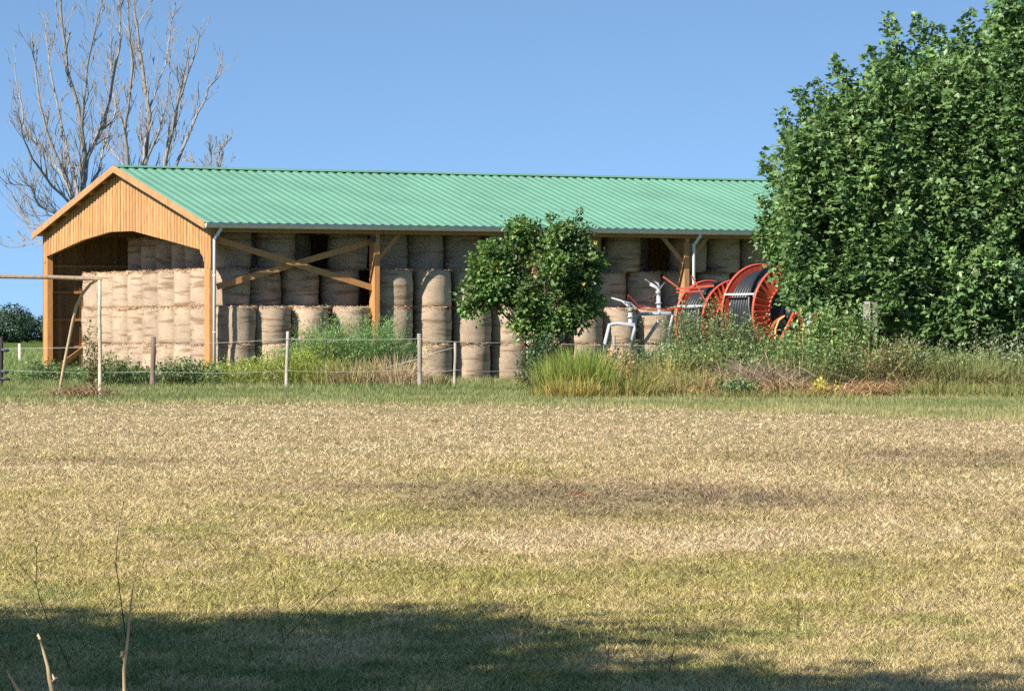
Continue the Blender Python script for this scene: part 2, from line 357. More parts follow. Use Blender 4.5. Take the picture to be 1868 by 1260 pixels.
# meadow left of and behind the barn
n = 60000; Y = 122 + rng.random(n) ** 1.6 * 260; X = rng.uniform(-.19, .02, n) * Y; k = (X < -12 - (Y - 122) * .03); X = X[k]; Y = Y[k]; n = len(X)
c = mixc((.20, .28, .09), (.34, .37, .14), np.clip(fbm(X * .12, Y * .05, 8) * 1.8 - .5, 0, 1)) * rng.uniform(.6, 1.3, n)[:, None]
lm = LM(); lm.blades(np.stack([X, Y, np.zeros(n)], 1), rng.uniform(0, 2 * np.pi, n), rng.uniform(.2, .6, n), rng.uniform(.1, .6, n), .03 + .0002 * Y, c)
tag(lm.build('meadow_grass', M_grass), kind='stuff')

# ------------------------------------------------------------------ barn
EX, EY = -9.74, 121.5
th = math.atan2(.454, .891); L = np.array([math.cos(th), math.sin(th), 0]); G = np.array([-math.sin(th), math.cos(th), 0]); Z = np.array([0, 0, 1.])
def B(s, t, z): return np.array([EX, EY, 0]) + L * s + G * t + Z * z
def gable(px, py, s0=.3):
    k_ = (px - CX) / F; t = (k_ * (EY + s0 * L[1]) - (EX + s0 * L[0])) / (G[0] - k_ * G[1]); d = EY + s0 * L[1] + t * G[1]
    return t, CAMH - (py - HY) / F * d
def front(px, py, t0=.4):
    k_ = (px - CX) / F; s = (k_ * (EY + t0 * G[1]) - (EX + t0 * G[0])) / (L[0] - k_ * L[1]); d = EY + t0 * G[1] + s * L[1]
    return s, CAMH - (py - HY) / F * d
ZE, ZR, TW, TR, SL = 5.06, 7.13, 15.9, 7.95, 29.8       # eave height, ridge height, width, ridge place, length
barn = empty('hay_barn', tuple(B(.3, .3, 0)))
tag(barn, 'long open timber barn with green ribbed roof and pine gable, full of hay bales', 'barn')
bb = tuple(B(.3, .3, 0))
def slope(t): return ZE + (ZR - ZE) * (t / TR) if t <= TR else ZE + (ZR - ZE) * ((TW - t) / TR)
nrm = np.array([0, 0, 1.])
# ribbed roof sheets
def sheet(t0, t1):
    m = MB(); prof = []; s = 0.0; P = .333
    while s < SL - .02:
        prof += [(s, 0), (s + .115, 0), (s + .160, .043), (s + .280, .043)]; s += P
    prof.append((s, 0)); n_ = len(prof)
    ts = np.linspace(t0, t1, 9)
    vs = [B(a, t, slope(t) + h) for t in ts for a, h in prof]
    m.add(vs, [(j * n_ + i, j * n_ + i + 1, (j + 1) * n_ + i + 1, (j + 1) * n_ + i) for j in range(8) for i in range(n_ - 1)])
    return m
sheet(-.02, TR).build('roof', M_roof, barn, bb)
sheet(TW + .02, TR).build('roof', M_roof, barn, bb)
m = MB()
dz = (ZR - ZE) / TR
for sg in (-1, 1):
    a, b_, c_ = TR, TR + sg * .20, TR + sg * .235
    za = ZR + .085; zb = ZR + .062 - .20 * dz * .6; zc = zb - .02
    ring = [(a, za), (b_, zb), (c_, zc), (c_, zc - .006), (b_, zb - .006), (a, za - .006)]
    ss = np.linspace(-.03, SL + .03, 12)
    vs = [B(s_, t, z + .006 * math.sin(i * 2.1)) for i, s_ in enumerate(ss) for t, z in ring]
    m.add(vs, [(j * 6 + i, j * 6 + (i + 1) % 6, (j + 1) * 6 + (i + 1) % 6, (j + 1) * 6 + i) for j in range(11) for i in range(6)])
m.build('ridge_cap', M_roof, barn, bb)
# purlins
m = MB()
for t in np.linspace(.5, TW - .5, 13):
    m.bar(B(.06, t, slope(t) - .10), B(SL - .06, t, slope(t) - .10), .09, .17)
m.build('purlin', M_beam, barn, bb)
NB = 5; PS = [.42 + 5.78 * k_ for k_ in range(NB + 1)]
for s_ in PS:                     # roof trusses
    m = MB(); s2 = s_ + .02
    for t0, t1 in ((.35, TR), (TW - .35, TR)): m.bar(B(s2, t0, slope(t0) - .36), B(s2, t1, slope(t1) - .36), .16, .34)
    m.build('rafter', M_beam, barn, bb)
# posts
for i, s_ in enumerate(PS):
    for t in (.56, TW - .47):
        m = MB(); m.box(B(s_, t, 2.33), L, G, Z, .10 if i else .11, .20, 2.33, (1.12, 1.0, .9) if i < 2 else (.9, .92, .95)); m.build('post', M_beam, barn, bb, bevel=.012)
# eave beam, gutter, downpipes
m = MB(); m.bar(B(.34, .28, ZE - .17), B(SL - .3, .28, ZE - .17), .08, .2, colr=(.85, .78, .8)); m.build('eave_beam', M_beam, barn, bb)
m = MB(); prof = [(-.03, -.03), (-.05, -.12), (-.09, -.15), (-.135, -.125), (-.16, -.07), (-.165, -.01)]; prof += [(t_ + .008, z_ + .004) for t_, z_ in prof[::-1]]
n_ = len(prof); m.add([B(s_, t_, ZE + z_) for s_ in (.0, SL) for t_, z_ in prof], [(i, (i + 1) % n_, n_ + (i + 1) % n_, n_ + i) for i in range(n_)])
for s_ in (.0, SL): m.add([B(s_, t_, ZE + z_) for t_, z_ in prof[:6]], [tuple(range(6))])
m.tube([B(.0, -.172, ZE - .012), B(SL, -.172, ZE - .012)], .027, 8)
gut = m.build('gutter', M_zinc, barn, bb)
for s_ in (.42, PS[3] + .17):
    m = MB(); m.tube([B(s_ + .11, -.07, ZE - .12), B(s_ + .11, -.06, ZE - .2), B(s_ + .03, .12, ZE - .42), B(s_, .18, ZE - .5), B(s_, .19, .05)], .052, 12)
    for z in (1.6, 3.4): m.lathe(B(s_, .19, z), Z, [(-.02, .056), (-.02, .064), (.02, .064), (.02, .056)], 12)
    m.build('downpipe', M_pipe, barn, bb)
# gable boards, clipped by roof and by the arched opening
arch = [gable(382, 489), gable(377, 489), gable(364, 455), gable(300, 437), gable(242, 421.5), gable(200, 423), gable(150, 438), gable(87, 467), gable(77, 491), gable(70, 491)]
ta = [p[0] for p in arch]; za = [p[1] for p in arch]
T0, T1 = .28, TW - .28
def low(t): return float(np.interp(t, ta, za))
m = MB(); t = T0; i = 0
brk = sorted(ta)
while t < T1 - .01:
    wdt = random.choice((.115, .13, .14, .15)); t2 = min(t + wdt, T1); a, b_ = (t + .002, t2 - .002) if i % 2 else (max(T0, t - .018), min(T1, t2 + .018))
    sub = [a] + [x for x in brk + [TR] if a + .01 < x < b_ - .01] + [b_]; sub.sort()
    s0 = .285 + (0.0 if i % 2 else .027) + random.uniform(0, .004); v = random.uniform(.78, 1.12); cc = (v * random.uniform(.97, 1.03), v * random.uniform(.95, 1.04), v * random.uniform(.86, 1.1))
    for x0, x1 in zip(sub[:-1], sub[1:]):
        zt0, zt1 = slope(x0) - .07, slope(x1) - .07; zb0, zb1 = low(x0), low(x1)
        vs = [B(s_, x, z) for s_ in (s0, s0 + .025) for x, z in ((x0, zb0), (x1, zb1), (x1, zt1), (x0, zt0))]
        m.add(vs, [(0, 3, 2, 1), (4, 5, 6, 7), (0, 1, 5, 4), (2, 3, 7, 6), (1, 2, 6, 5), (0, 4, 7, 3)], cc)
    t = t2; i += 1
m.build('gable_board', M_wood, barn, bb)
m = MB()   # framing behind the arch edge
for (t0, z0), (t1, z1) in zip(arch[1:-2], arch[2:-1]): m.bar(B(.42, t0, z0 + .09), B(.42, t1, z1 + .09), .10, .16, colr=(.75, .7, .65))
m.build('arch_rib', M_beam, barn, bb)
# barge boards
for t0, t1 in ((-.03, TR), (TW + .03, TR)):
    m = MB()
    vs = [B(s_, t_, slope(max(min(t_, TW), 0)) + z + (0 if 0 <= t_ <= TW else -.01)) for s_ in (-.03, .005) for t_, z in ((t0, -.165), (t1, -.165), (t1, .075), (t0, .06))]
    m.add(vs, [(0, 3, 2, 1), (4, 5, 6, 7), (0, 1, 5, 4), (2, 3, 7, 6), (1, 2, 6, 5), (0, 4, 7, 3)])
    m.build('barge_board', M_barge, barn, bb)
# soffit boards under the overhang at the gable, its shade tinted into the wood
for t0, t1 in ((0, TR), (TW, TR)):
    m = MB(); vs = [B(s_, t_, slope(t_) - z) for z in (.035, .05) for s_, t_ in ((.006, t0), (.6, t0), (.6, t1), (.006, t1))]
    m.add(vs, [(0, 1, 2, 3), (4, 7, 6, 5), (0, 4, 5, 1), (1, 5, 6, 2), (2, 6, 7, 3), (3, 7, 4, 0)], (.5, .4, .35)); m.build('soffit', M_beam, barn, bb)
# far long wall and end wall: vertical boards with rails inside
m = MB(); s_ = .3
while s_ < SL - .35:
    v = random.uniform(.5, .8); o_ = random.uniform(0, .012); m.box(B(s_ + .07, TW - .26 + o_, 2.53), L, G, Z, .067, .012, 2.53, (v, v * .9, v * .85)); s_ += .14
t = .5
m.build('side_wall', M_wood, barn, bb)
m2 = MB()
while t < TW - .4:
    v = random.uniform(.5, .8); m2.box(B(SL - .3, t, slope(t) / 2 - .1), L, G, Z, .012, .067, slope(t) / 2 - .1, (v, v * .9, v * .85)); t += .14
m2.build('end_wall', M_wood, barn, bb)
for z in (1.1, 2.06, 3.03, 3.95):
    m = MB(); m.bar(B(.35, TW - .315, z), B(SL - .4, TW - .315, z), .08, .09, colr=(1.05, 1, .95)); m.build('rail', M_beam, barn, bb)
m = MB(); m.bar(B(.5, TW - .9, .3), B(1.9, TW - .5, 1.15), .05, .16); m.build('brace', M_beam, barn, bb)
# crossed braces of the first bay and knee braces
def fb(px, py, t0): s_, z = front(px, py, t0); return B(s_, t0, z)
for a, b_, t0 in (((396, 437), (680, 525), .56), ((396, 523), (679, 440), .66)):
    m = MB(); m.bar(fb(*a, t0), fb(*b_, t0), .07, .19, colr=(1.0, .95, .9)); br = m.build('brace', M_beam, barn, bb)
m = MB(); m.box(fb(681, 436, .33), L, G, Z, .09, .008, .10); m.build('gusset_plate', M_darkmetal, barn, bb)
for k_ in range(1, NB):
    for sg in (-1, 1):
        if k_ == 1 and sg < 0: continue
        m = MB(); m.bar(B(PS[k_] + sg * .06, .5, 3.95), B(PS[k_] + sg * .86, .5, 4.82), .07, .13, colr=(.95, .92, .95)); m.build('knee_brace', M_beam, barn, bb)

# ------------------------------------------------------------------ hay bales
RB, HB = .632, 1.215
def bale_mesh(seed):
    r = np.random.default_rng(seed); ns, nr = 40, 13; vs = []; fs = []; cs = []
    zz = np.concatenate([[0, .02], np.linspace(.07, HB - .07, nr - 4), [HB - .02, HB]]); nr = len(zz)
    ph = r.uniform(0, 6.28, 8); groove = r.uniform(-.010, .007, nr)
    for j, z in enumerate(zz):
        e = .05 if j in (0, nr - 1) else .012 if j in (1, nr - 2) else 0
        for k_ in range(ns):
            a = 2 * math.pi * k_ / ns
            rad = RB - e + .024 * math.sin(math.pi * z / HB) + groove[j] + .012 * math.sin(2 * a + ph[0] + z * 2) + .010 * math.sin(3 * a + ph[1] - z * 3) + r.uniform(-.006, .006)
            vs.append((rad * math.cos(a), rad * math.sin(a), z + .012 * math.sin(2 * a + ph[2]) * (z / HB))); cs.append((1, 1, 1))
    for j in range(nr - 1):
        for k_ in range(ns): fs.append((j * ns + k_, j * ns + (k_ + 1) % ns, (j + 1) * ns + (k_ + 1) % ns, (j + 1) * ns + k_))
    fs.append(tuple(range(ns))[::-1]); fs.append(tuple(range((nr - 1) * ns, nr * ns))); nsm = len(fs)
    for q in range(430):      # loose straw hanging over the top and bottom rim
        a = r.uniform(0, 6.28); top = q < 360; z0 = (HB - r.uniform(-.02, .045)) if top else r.uniform(0, .05); rr = RB + r.uniform(-.05, .01)
        p = np.array([rr * math.cos(a), rr * math.sin(a), z0]); o = np.array([math.cos(a), math.sin(a), 0]); tg = np.array([-math.sin(a), math.cos(a), 0])
        d = o * r.uniform(.2, 1) + tg * r.uniform(-1.2, 1.2) + np.array([0, 0, r.uniform(-.9, .5)]); d /= np.linalg.norm(d); l_ = r.uniform(.05, .15)
        sd_ = np.cross(d, o + .3 * tg); sd_ /= np.linalg.norm(sd_); i0 = len(vs); v = r.uniform(.75, 1.55)
        for pt in (p - sd_ * .012, p + sd_ * .012, p + d * l_): vs.append(tuple(pt)); cs.append((v * 1.1, v * .95, v * .8))
        fs.append((i0, i0 + 1, i0 + 2))
    me = bpy.data.meshes.new('hay_bale'); me.from_pydata(vs, [], fs)
    at = me.attributes.new('col', 'FLOAT_COLOR', 'POINT'); at.data.foreach_set('color', np.array([(*c, 1) for c in cs], np.float32).ravel())
    me.polygons.foreach_set('use_smooth', [i < nsm - 2 for i in range(len(fs))]); me.materials.append(M_bale); me.update(); return me
BM = [bale_mesh(50 + i) for i in range(6)]
proto = [bpy.data.objects.new('hay_bale', me) for me in BM]
LAY = ['bottom', 'second', 'third', 'top']
ORD = ['first', 'second', 'third', 'fourth', 'fifth', 'sixth', 'seventh', 'eighth', 'ninth', 'tenth', 'eleventh', 'twelfth', 'thirteenth', 'fourteenth', 'fifteenth', 'sixteenth', 'seventeenth', 'eighteenth']
nb = 0
def bale(s_, t, lay, label):
    global nb
    o = proto[nb % 6] if nb < 6 else proto[random.randrange(6)].copy()
    col.objects.link(o); nb += 1
    p = B(s_ + random.uniform(-.025, .025), t + random.uniform(-.04, .04), lay * (HB + .004) + .004)
    o.location = tuple(p); o.rotation_euler = (0, 0, random.uniform(0, 6.28)); k_ = random.uniform(.985, 1.01); o.scale = (k_, k_, 1)
    tag(o, label, 'hay bale', 'round hay bales stacked in the barn')
cols = [1.48, 2.75, 4.08, 5.55, 7.15, 8.53, 9.98, 11.37, 12.77, 14.15, 15.5, 16.85, 18.2, 19.6, 21.0, 22.4]
for lay in (0, 1, 2):
    for j, s_ in enumerate(cols):
        t = 1.02 if s_ < 6.4 else 1.12
        if lay == 2: t = 1.9 if (s_ < 6.4 or s_ > 12) else 1.14
        if lay == 2 and j == 0: t = 1.45
        look = ['round bale', 'round bale', 'round bale'][lay]
        bale(s_, t, lay, f'{look} of {LAY[lay]} layer, {ORD[j]} from the gable corner along the open front')
top = [1.8, 3.3, 5.9, 7.35, 8.7, 10.05, 11.4, 12.8, 14.6, 16.1, 18.7, 20.05, 21.4]
for j, s_ in enumerate(top):
    bale(s_, 2.0, 3, f'shaded bale of top layer, {ORD[j]} from the gable corner along the open front')
for s_, t in ((4.6, 3.6), (17.4, 3.7)): bale(s_, t, 3, 'dark hay bale set back in the %s gap of the top layer along the front' % ('left' if s_ < 9 else 'right'))
for lay in (0, 1, 2):
    for j in range(1, 9):
        bale(1.32, 1.29 + 1.41 * j, lay, f'sunlit bale of {LAY[lay]} layer inside gable opening, {ORD[j]} from the corner post')
for j in range(0, 8):
    bale(2.95, 3.0 + 1.36 * j, 3, f'shadowed bale of top layer under gable arch, {ORD[j]} from the corner post')

# ------------------------------------------------------------------ tree generators
def branchy(mb, p, d, length, rad, lvl, maxl, rs, spread=.5, upturn=.25, wig=.12, nchild=(3, 6), tips=None, minr=.008, tint=1):
    """one limb as a bent tapering tube, with its own limbs"""
    n = 7 if lvl < 2 else 5; pts = [np.array(p, float)]; d = np.array(d, float) / np.linalg.norm(d)
    for i in range(n):
        d = d + np.array([0, 0, upturn / n]) + rs.normal(size=3) * wig; d /= np.linalg.norm(d); pts.append(pts[-1] + d * length / n)
    rr = [max(rad * (1 - .72 * (i / n)), minr) for i in range(n + 1)]
    tint_ = tint * rs.uniform(.85, 1.15)
    mb.tube(pts, rr, 8 if lvl == 0 else 6 if lvl == 1 else 4, cap=False, colr=(tint_,) * 3)
    if tips is not None: tips.append((pts[-1], d))
    if lvl >= maxl: return
    for c_ in range(rs.integers(*nchild)):
        i = rs.integers(2, n + 1); dd = pts[i] - pts[i - 1]; dd /= np.linalg.norm(dd)
        q = rs.normal(size=3); q -= dd * q.dot(dd); q /= np.linalg.norm(q); nd = dd + q * spread * rs.uniform(.5, 1.3)
        branchy(mb, pts[i], nd, length * rs.uniform(.35, .62), rr[i] * rs.uniform(.5, .75), lvl + 1, maxl, rs, spread, upturn, wig * 1.1, nchild, tips, minr, tint)

# bare trees behind the barn
def bare_tree(label, base, d, trunk, limbs, seed, rad, bl=.72):
    rs = np.random.default_rng(seed); b0 = W(base, 700, d); b0[2] = 0
    root = empty('bare_tree', tuple(b0)); tag(root, label, 'tree', 'leafless trees behind the barn')
    t = MB(); pts = [b0] + [W(x, y, d) for x, y in trunk]; t.tube(pts, np.linspace(rad * 1.15, rad * .72, len(pts)), 12, colr=(.75, .73, .72)); t.build('trunk', M_bark, root, tuple(b0))
    c_ = MB()
    for pl, r0, dd in limbs:
        pts = []; n_ = len(pl)
        for i in range(n_ - 1):
            for u in (0, .34, .67): pts.append((pl[i][0] * (1 - u) + pl[i + 1][0] * u, pl[i][1] * (1 - u) + pl[i + 1][1] * u))
        pts.append(pl[-1]); m_ = len(pts)
        P3 = [W(x + rs.normal() * 1.6 * (i > 0), y, d + dd * i / m_) for i, (x, y) in enumerate(pts)]
        rr = [max(r0 * .66 * (1 - .8 * i / (m_ - 1)), .016) for i in range(m_)]
        c_.tube(P3, rr, 7, cap=False, colr=(rs.uniform(.8, 1.15),) * 3)
        for i in range(2, m_):
            dv = P3[i] - P3[i - 1]; ln = np.linalg.norm(dv); dv /= ln
            for q_ in range(rs.integers(1, 4)):
                q = rs.normal(size=3); q[2] *= .4; q -= dv * q.dot(dv); q /= np.linalg.norm(q)
                branchy(c_, P3[i] - dv * ln * rs.random(), dv + q * rs.uniform(.3, .7) + np.array([0, 0, .25]), rs.uniform(1.0, 2.8) * bl * (1 - .45 * i / m_), max(rr[i] * rs.uniform(.35, .6), .018), 1, 3, rs, .5, .6, .12, (1, 4), None, .0105, 1.0)
    c_.build('crown', M_bark, root, tuple(b0)); return root
bare_tree('leafless grey tree with spreading stems rising left of the barn gable peak', 160, 150, [(158, 560), (150, 440), (147, 360)], [
    ([(150, 420), (130, 350), (95, 265), (70, 190), (60, 60)], .15, -2), ([(150, 400), (118, 330), (88, 285), (45, 230), (28, 120)], .14, 1.5),
    ([(148, 380), (135, 320), (112, 230), (90, 120), (85, 40)], .13, 3), ([(150, 370), (150, 310), (148, 230), (125, 130), (110, 20), (112, -40)], .2, -1),
    ([(150, 345), (158, 290), (172, 262), (195, 210), (212, 120), (222, 20), (225, -40)], .16, 2), ([(156, 300), (150, 230), (160, 120), (172, 60), (190, -20)], .1, -3),
    ([(148, 400), (110, 395), (72, 375), (55, 340), (10, 335)], .05, -2), ([(146, 420), (90, 420), (60, 410), (35, 385), (18, 350)], .05, 1),
    ([(148, 390), (95, 340), (60, 290), (40, 240), (33, 195)], .1, -4), ([(152, 360), (180, 310), (195, 250), (210, 200), (205, 130)], .09, 4), ([(150, 470), (110, 455), (65, 440), (40, 450)], .05, 2)], 5, .38)
bare_tree('leafless grey tree with upright stems showing above the left end of the green ridge', 268, 156, [(268, 560), (266, 440), (264, 380)], [
    ([(262, 400), (240, 330), (228, 240), (240, 120), (232, 10), (235, -40)], .15, -2), ([(264, 380), (264, 300), (272, 210), (258, 120), (245, 20), (240, -40)], .2, 2),
    ([(266, 380), (300, 310), (318, 220), (340, 140), (368, 60)], .16, -2), ([(268, 390), (318, 310), (350, 230), (385, 160), (402, 125)], .13, 2), ([(262, 310), (272, 200), (300, 120), (318, 10)], .1, 3),
    ([(300, 310), (312, 240), (330, 160), (345, 85)], .1, -3), ([(228, 240), (205, 170), (200, 90), (208, 10)], .08, 1), ([(264, 300), (290, 240), (308, 180), (310, 110)], .09, -1), ([(250, 360), (225, 300), (190, 255), (185, 200)], .08, 3)], 8, .36)
bare_tree('small leafless tree whose twigs show above the ridge, right of the other bare trees', 392, 162, [(392, 560), (391, 420), (391, 340)], [
    ([(391, 350), (394, 310), (398, 285), (412, 262), (425, 250)], .06, 1), ([(391, 350), (385, 310), (384, 280), (380, 262)], .05, -1), ([(391, 345), (372, 310), (352, 296), (335, 290)], .05, 1), ([(391, 345), (402, 310), (400, 280), (396, 262)], .05, 0)], 12, .16, .28)

def crown_from(lm, ells, nsh, nleaf, size, seed, pal, cols_, up=.8, slen=(.7, 1.4), spread=.26, shell=.62, per=24, bough=.40):
    """shoots set out from the shells of several ellipsoids, with leaves along each shoot"""
    rs = np.random.default_rng(seed); E = np.array(ells, float); vol = (E[:, 3] * E[:, 4] * E[:, 5]) ** (2 / 3); pick = rs.choice(len(E), nsh, p=vol / vol.sum())
    nbg = max(12, nsh // per); bp = rs.choice(len(E), nbg, p=vol / vol.sum()); bu = rs.normal(size=(nbg, 3)); bu /= np.linalg.norm(bu, axis=1, keepdims=True); br = shell + (1 - shell) * rs.random(nbg) ** .6
    bsh = rs.uniform(.62, 1.5, nbg); which = rs.integers(0, nbg, nsh); u = bu[which]; rr = br[which]; pick = bp[which]        # shoots gather on boughs, with gaps between; bough tints paint in sun highlights
    e = E[pick]; P0 = e[:, :3] + u * e[:, 3:6] * rr[:, None] + rs.normal(size=(nsh, 3)) * bough
    u = u + rs.normal(size=(nsh, 3)) * .35; u /= np.linalg.norm(u, axis=1, keepdims=True)
    D = u * np.array([1, 1, .7]) + np.array([0, 0, up]) * rs.uniform(.3, 1.2, (nsh, 1)) + rs.normal(size=(nsh, 3)) * .25; D /= np.linalg.norm(D, axis=1, keepdims=True)
    Ls = rs.uniform(*slen, nsh); shade = bsh[which] * rs.uniform(.85, 1.15, nsh); mixf = rs.random(nsh)
    tt = rs.random((nsh, nleaf)) ** .8; P = P0[:, None] + D[:, None] * (Ls[:, None] * (tt - .55))[..., None]
    off = rs.normal(size=(nsh, nleaf, 3)) * spread * (1.15 - .75 * tt)[..., None]; P = (P + off).reshape(-1, 3); n = len(P)
    ou = np.repeat(u, nleaf, 0); N_ = np.array([0, 0, 1.]) * rs.uniform(.3, 1.1, (n, 1)) + ou * rs.uniform(.0, 1.0, (n, 1)) + rs.normal(size=(n, 3)) * .45
    A = off.reshape(-1, 3) / spread * .6 + ou * .4 + np.array([0, 0, -.35]) + rs.normal(size=(n, 3)) * .4
    a, b_, yl = (np.array(x) for x in cols_); mf = np.repeat(mixf, nleaf); c = a * (1 - mf)[:, None] + b_ * mf[:, None]
    c = c * (np.repeat(shade, nleaf) * rs.uniform(.75, 1.25, n))[:, None]; y = rs.random(n) < .015; c[y] = yl * rs.uniform(.8, 1.2, (y.sum(), 1))
    sz = size * rs.uniform(.65, 1.25, n)
    if pal: lm.palmate(P, A, N_, sz, c)
    else: lm.leaves(P, A, N_, sz, sz * .8, c)
    return P0, D
def spires(lm, lst, d, size, seed, cols_, pal=True, nleaf=34, spread=.2):
    """long leafy shoots that stand clear of the crown"""
    rs = np.random.default_rng(seed); a, b_, yl = (np.array(x) for x in cols_)
    for px, py, ln, dx, dy in lst:
        top = W(px, py, d + dy); D = np.array([-dx, rs.normal() * .2, -1.]); D /= np.linalg.norm(D); l_ = ln * d / F
        n = int(nleaf * max(l_, .5)); t = rs.random(n); P = top + D * (t * l_)[:, None]; off = rs.normal(size=(n, 3)) * spread * (.35 + .8 * t)[:, None] * np.array([1, 1, .5])
        A = off / spread + np.array([0, 0, -.1]) + rs.normal(size=(n, 3)) * .4; N_ = np.array([0, 0, .8]) + rs.normal(size=(n, 3)) * .5 + off / spread * .4
        m = rs.random(n)[:, None]; c = (a * (1 - m) + b_ * m) * rs.uniform(.7, 1.25, (n, 1)); sz = size * rs.uniform(.6, 1.2, n)
        (lm.palmate(P + off, A, N_, sz, c) if pal else lm.leaves(P + off, A, N_, sz, sz * .8, c))
def ell(px, py, rx, ry, d, dy=0, rdep=None):
    p = W(px, py, d + dy); sc_ = (d + dy) / F; return (*p, rx * sc_, rdep if rdep else rx * sc_ * 1.1, ry * sc_)
def leafy_tree(name, label, cat, px, d, ells, nsh, nleaf, size, seed, cols_, pal=True, trunk_r=.22, spi=(), **kw):
    b0 = np.array([GX(px, d), d, 0]); root = empty(name, tuple(b0)); tag(root, label, cat)
    rs = np.random.default_rng(seed); t = MB(); cen = np.mean([e[:3] for e in ells], 0)
    zt = max(1.0, cen[2] * .42); t.tube([b0, b0 + [.03, 0, zt * .5], b0 + [0, .04, zt], b0 * .5 + cen * .5 + [0, 0, zt * .3]], [trunk_r * 1.2, trunk_r, trunk_r * .85, trunk_r * .5], 12)
    for e in ells:
        st = b0 + np.array([0, 0, zt * rs.uniform(.5, 1.1)]); en = np.array(e[:3]); mid = st * .5 + en * .5 + rs.normal(size=3) * .15 + np.array([0, 0, -.1])
        t.tube([st, mid, en], [trunk_r * .5, trunk_r * .34, trunk_r * .14], 7)
        for q in range(5): branchy(t, en * .7 + mid * .3, runit(1)[0] + np.array([0, 0, .5]), min(e[3:6]) * .8, trunk_r * .16, 1, 2, rs, .6, .3, .12, (2, 4))
    t.build('trunk', M_bark2, root, tuple(b0))
    lm = LM(); crown_from(lm, ells, nsh, nleaf, size, seed, pal, cols_, **kw); spires(lm, spi, d, size, seed + 70, cols_, pal, 85 if pal else 110, .22 if pal else .09); lm.build('crown', M_leaf, root, tuple(b0)); return root
DP = 106.0
PC = ((.105, .205, .070), (.195, .30, .095), (.48, .46, .18))
def rsp(n, seed, x0, x1, yf, l0, l1):
    """shoots on the near side of the crown"""
    r = np.random.default_rng(seed); o = []
    for i in range(n):
        x = r.uniform(x0, x1); y = r.uniform(*yf(x)); l_ = r.uniform(l0, l1); o.append((x, min(y, yf(x)[1] - l_ * .8), l_, r.normal() * .15, -r.uniform(1.5, 3.0)))
    return o
def otop(x): return np.interp(x, [1390, 1425, 1460, 1525, 1584, 1624, 1711, 1767, 1868, 2000], [300, 210, 170, 115, 95, 50, 55, 40, 30, 60])
E1 = [ell(1535, 350, 58, 100, DP), ell(1595, 270, 72, 115, DP, .6), ell(1656, 215, 64, 115, DP, .2), ell(1530, 440, 56, 50, DP, -.4), ell(1626, 390, 105, 115, DP, -.4), ell(1585, 500, 66, 48, DP, -.8), ell(1661, 510, 76, 50, DP, -1.0), ell(1480, 395, 30, 56, DP, .3), ell(1488, 285, 20, 50, DP, .2), ell(1538, 215, 26, 50, DP, .2)]
S1 = [(1396, 292, 110, -.5, 0), (1408, 318, 90, -.4, .3), (1424, 198, 170, -.25, 0), (1436, 240, 150, -.2, .5), (1457, 159, 160, -.2, 0), (1472, 185, 130, -.2, .4), (1489, 143, 150, -.15, .2), (1505, 165, 130, 0, .3), (1526, 103, 150, -.1, 0), (1548, 125, 120, 0, .4), (1584, 86, 130, -.1, .2), (1604, 110, 110, 0, -.2), (1624, 27, 170, -.06, 0), (1634, 75, 120, 0, .3), (1650, 86, 110, .1, .1), (1390, 357, 70, -.6, 0), (1386, 398, 60, -.7, .1), (1380, 421, 60, -.9, 0), (1402, 442, 60, -.7, -.3), (1420, 470, 50, -.6, 0), (1432, 505, 50, -.5, -.2), (1560, 60, 10, 0, 0)][:-1]
S1 += rsp(150, 5, 1450, 1680, lambda x: (otop(x) + 50, 540), 60, 150)
leafy_tree('plane_tree', 'big dense broadleaf tree with lobed leaves hiding the right end of the barn roof', 'tree', 1590, DP, E1, 780, 44, .18, 3, PC, spi=S1)
E2 = [ell(1735, 200, 66, 110, DP, .8), ell(1825, 190, 76, 120, DP, .2), ell(1770, 340, 110, 130, DP, -.2), ell(1890, 350, 90, 150, DP, .4), ell(1720, 470, 90, 80, DP, -1.1), ell(1810, 490, 100, 70, DP, -.9), ell(1930, 230, 90, 150, DP, .8), ell(1930, 480, 90, 80, DP, 0), ell(1768, 110, 30, 60, DP, .5), ell(1710, 130, 30, 60, DP, .6), ell(1865, 105, 34, 60, DP, .4), ell(1700, 545, 60, 24, DP, -1.2), ell(1890, 550, 80, 36, DP, 1.0)]
S2 = [(1671, 31, 150, -.1, 0), (1690, 50, 110, 0, .3), (1711, 43, 130, .05, 0), (1735, 75, 100, 0, .2), (1752, 50, 120, -.1, .4), (1768, 18, 150, 0, 0), (1790, 60, 90, .1, .3), (1818, 53, 120, -.1, 0), (1840, 60, 100, 0, .3), (1863, 14, 160, 0, 0), (1885, 40, 120, 0, .2), (1915, 30, 140, 0, 0), (1950, 60, 120, .1, 0)]
S2 += rsp(170, 6, 1680, 1960, lambda x: (otop(x) + 50, 585), 60, 150)
leafy_tree('plane_tree', 'tall dense broadleaf tree with lobed leaves cut off by the right edge of the photo', 'tree', 1830, DP + .6, E2, 1020, 44, .18, 4, PC, spi=S2)
DS = 108.0
ES = [ell(960, 500, 88, 58, DS), ell(1045, 480, 42, 56, DS, .2), ell(895, 495, 42, 40, DS, -.2), ell(985, 445, 62, 36, DS, .2), ell(930, 560, 66, 36, DS, -.4), ell(1010, 560, 60, 40, DS, -.3), ell(985, 598, 46, 20, DS, -.2), ell(885, 540, 34, 26, DS, -.3), ell(1060, 550, 30, 36, DS, 0), ell(872, 528, 26, 22, DS, 0), ell(940, 440, 22, 26, DS, 0), ell(1050, 430, 22, 30, DS, .1)]
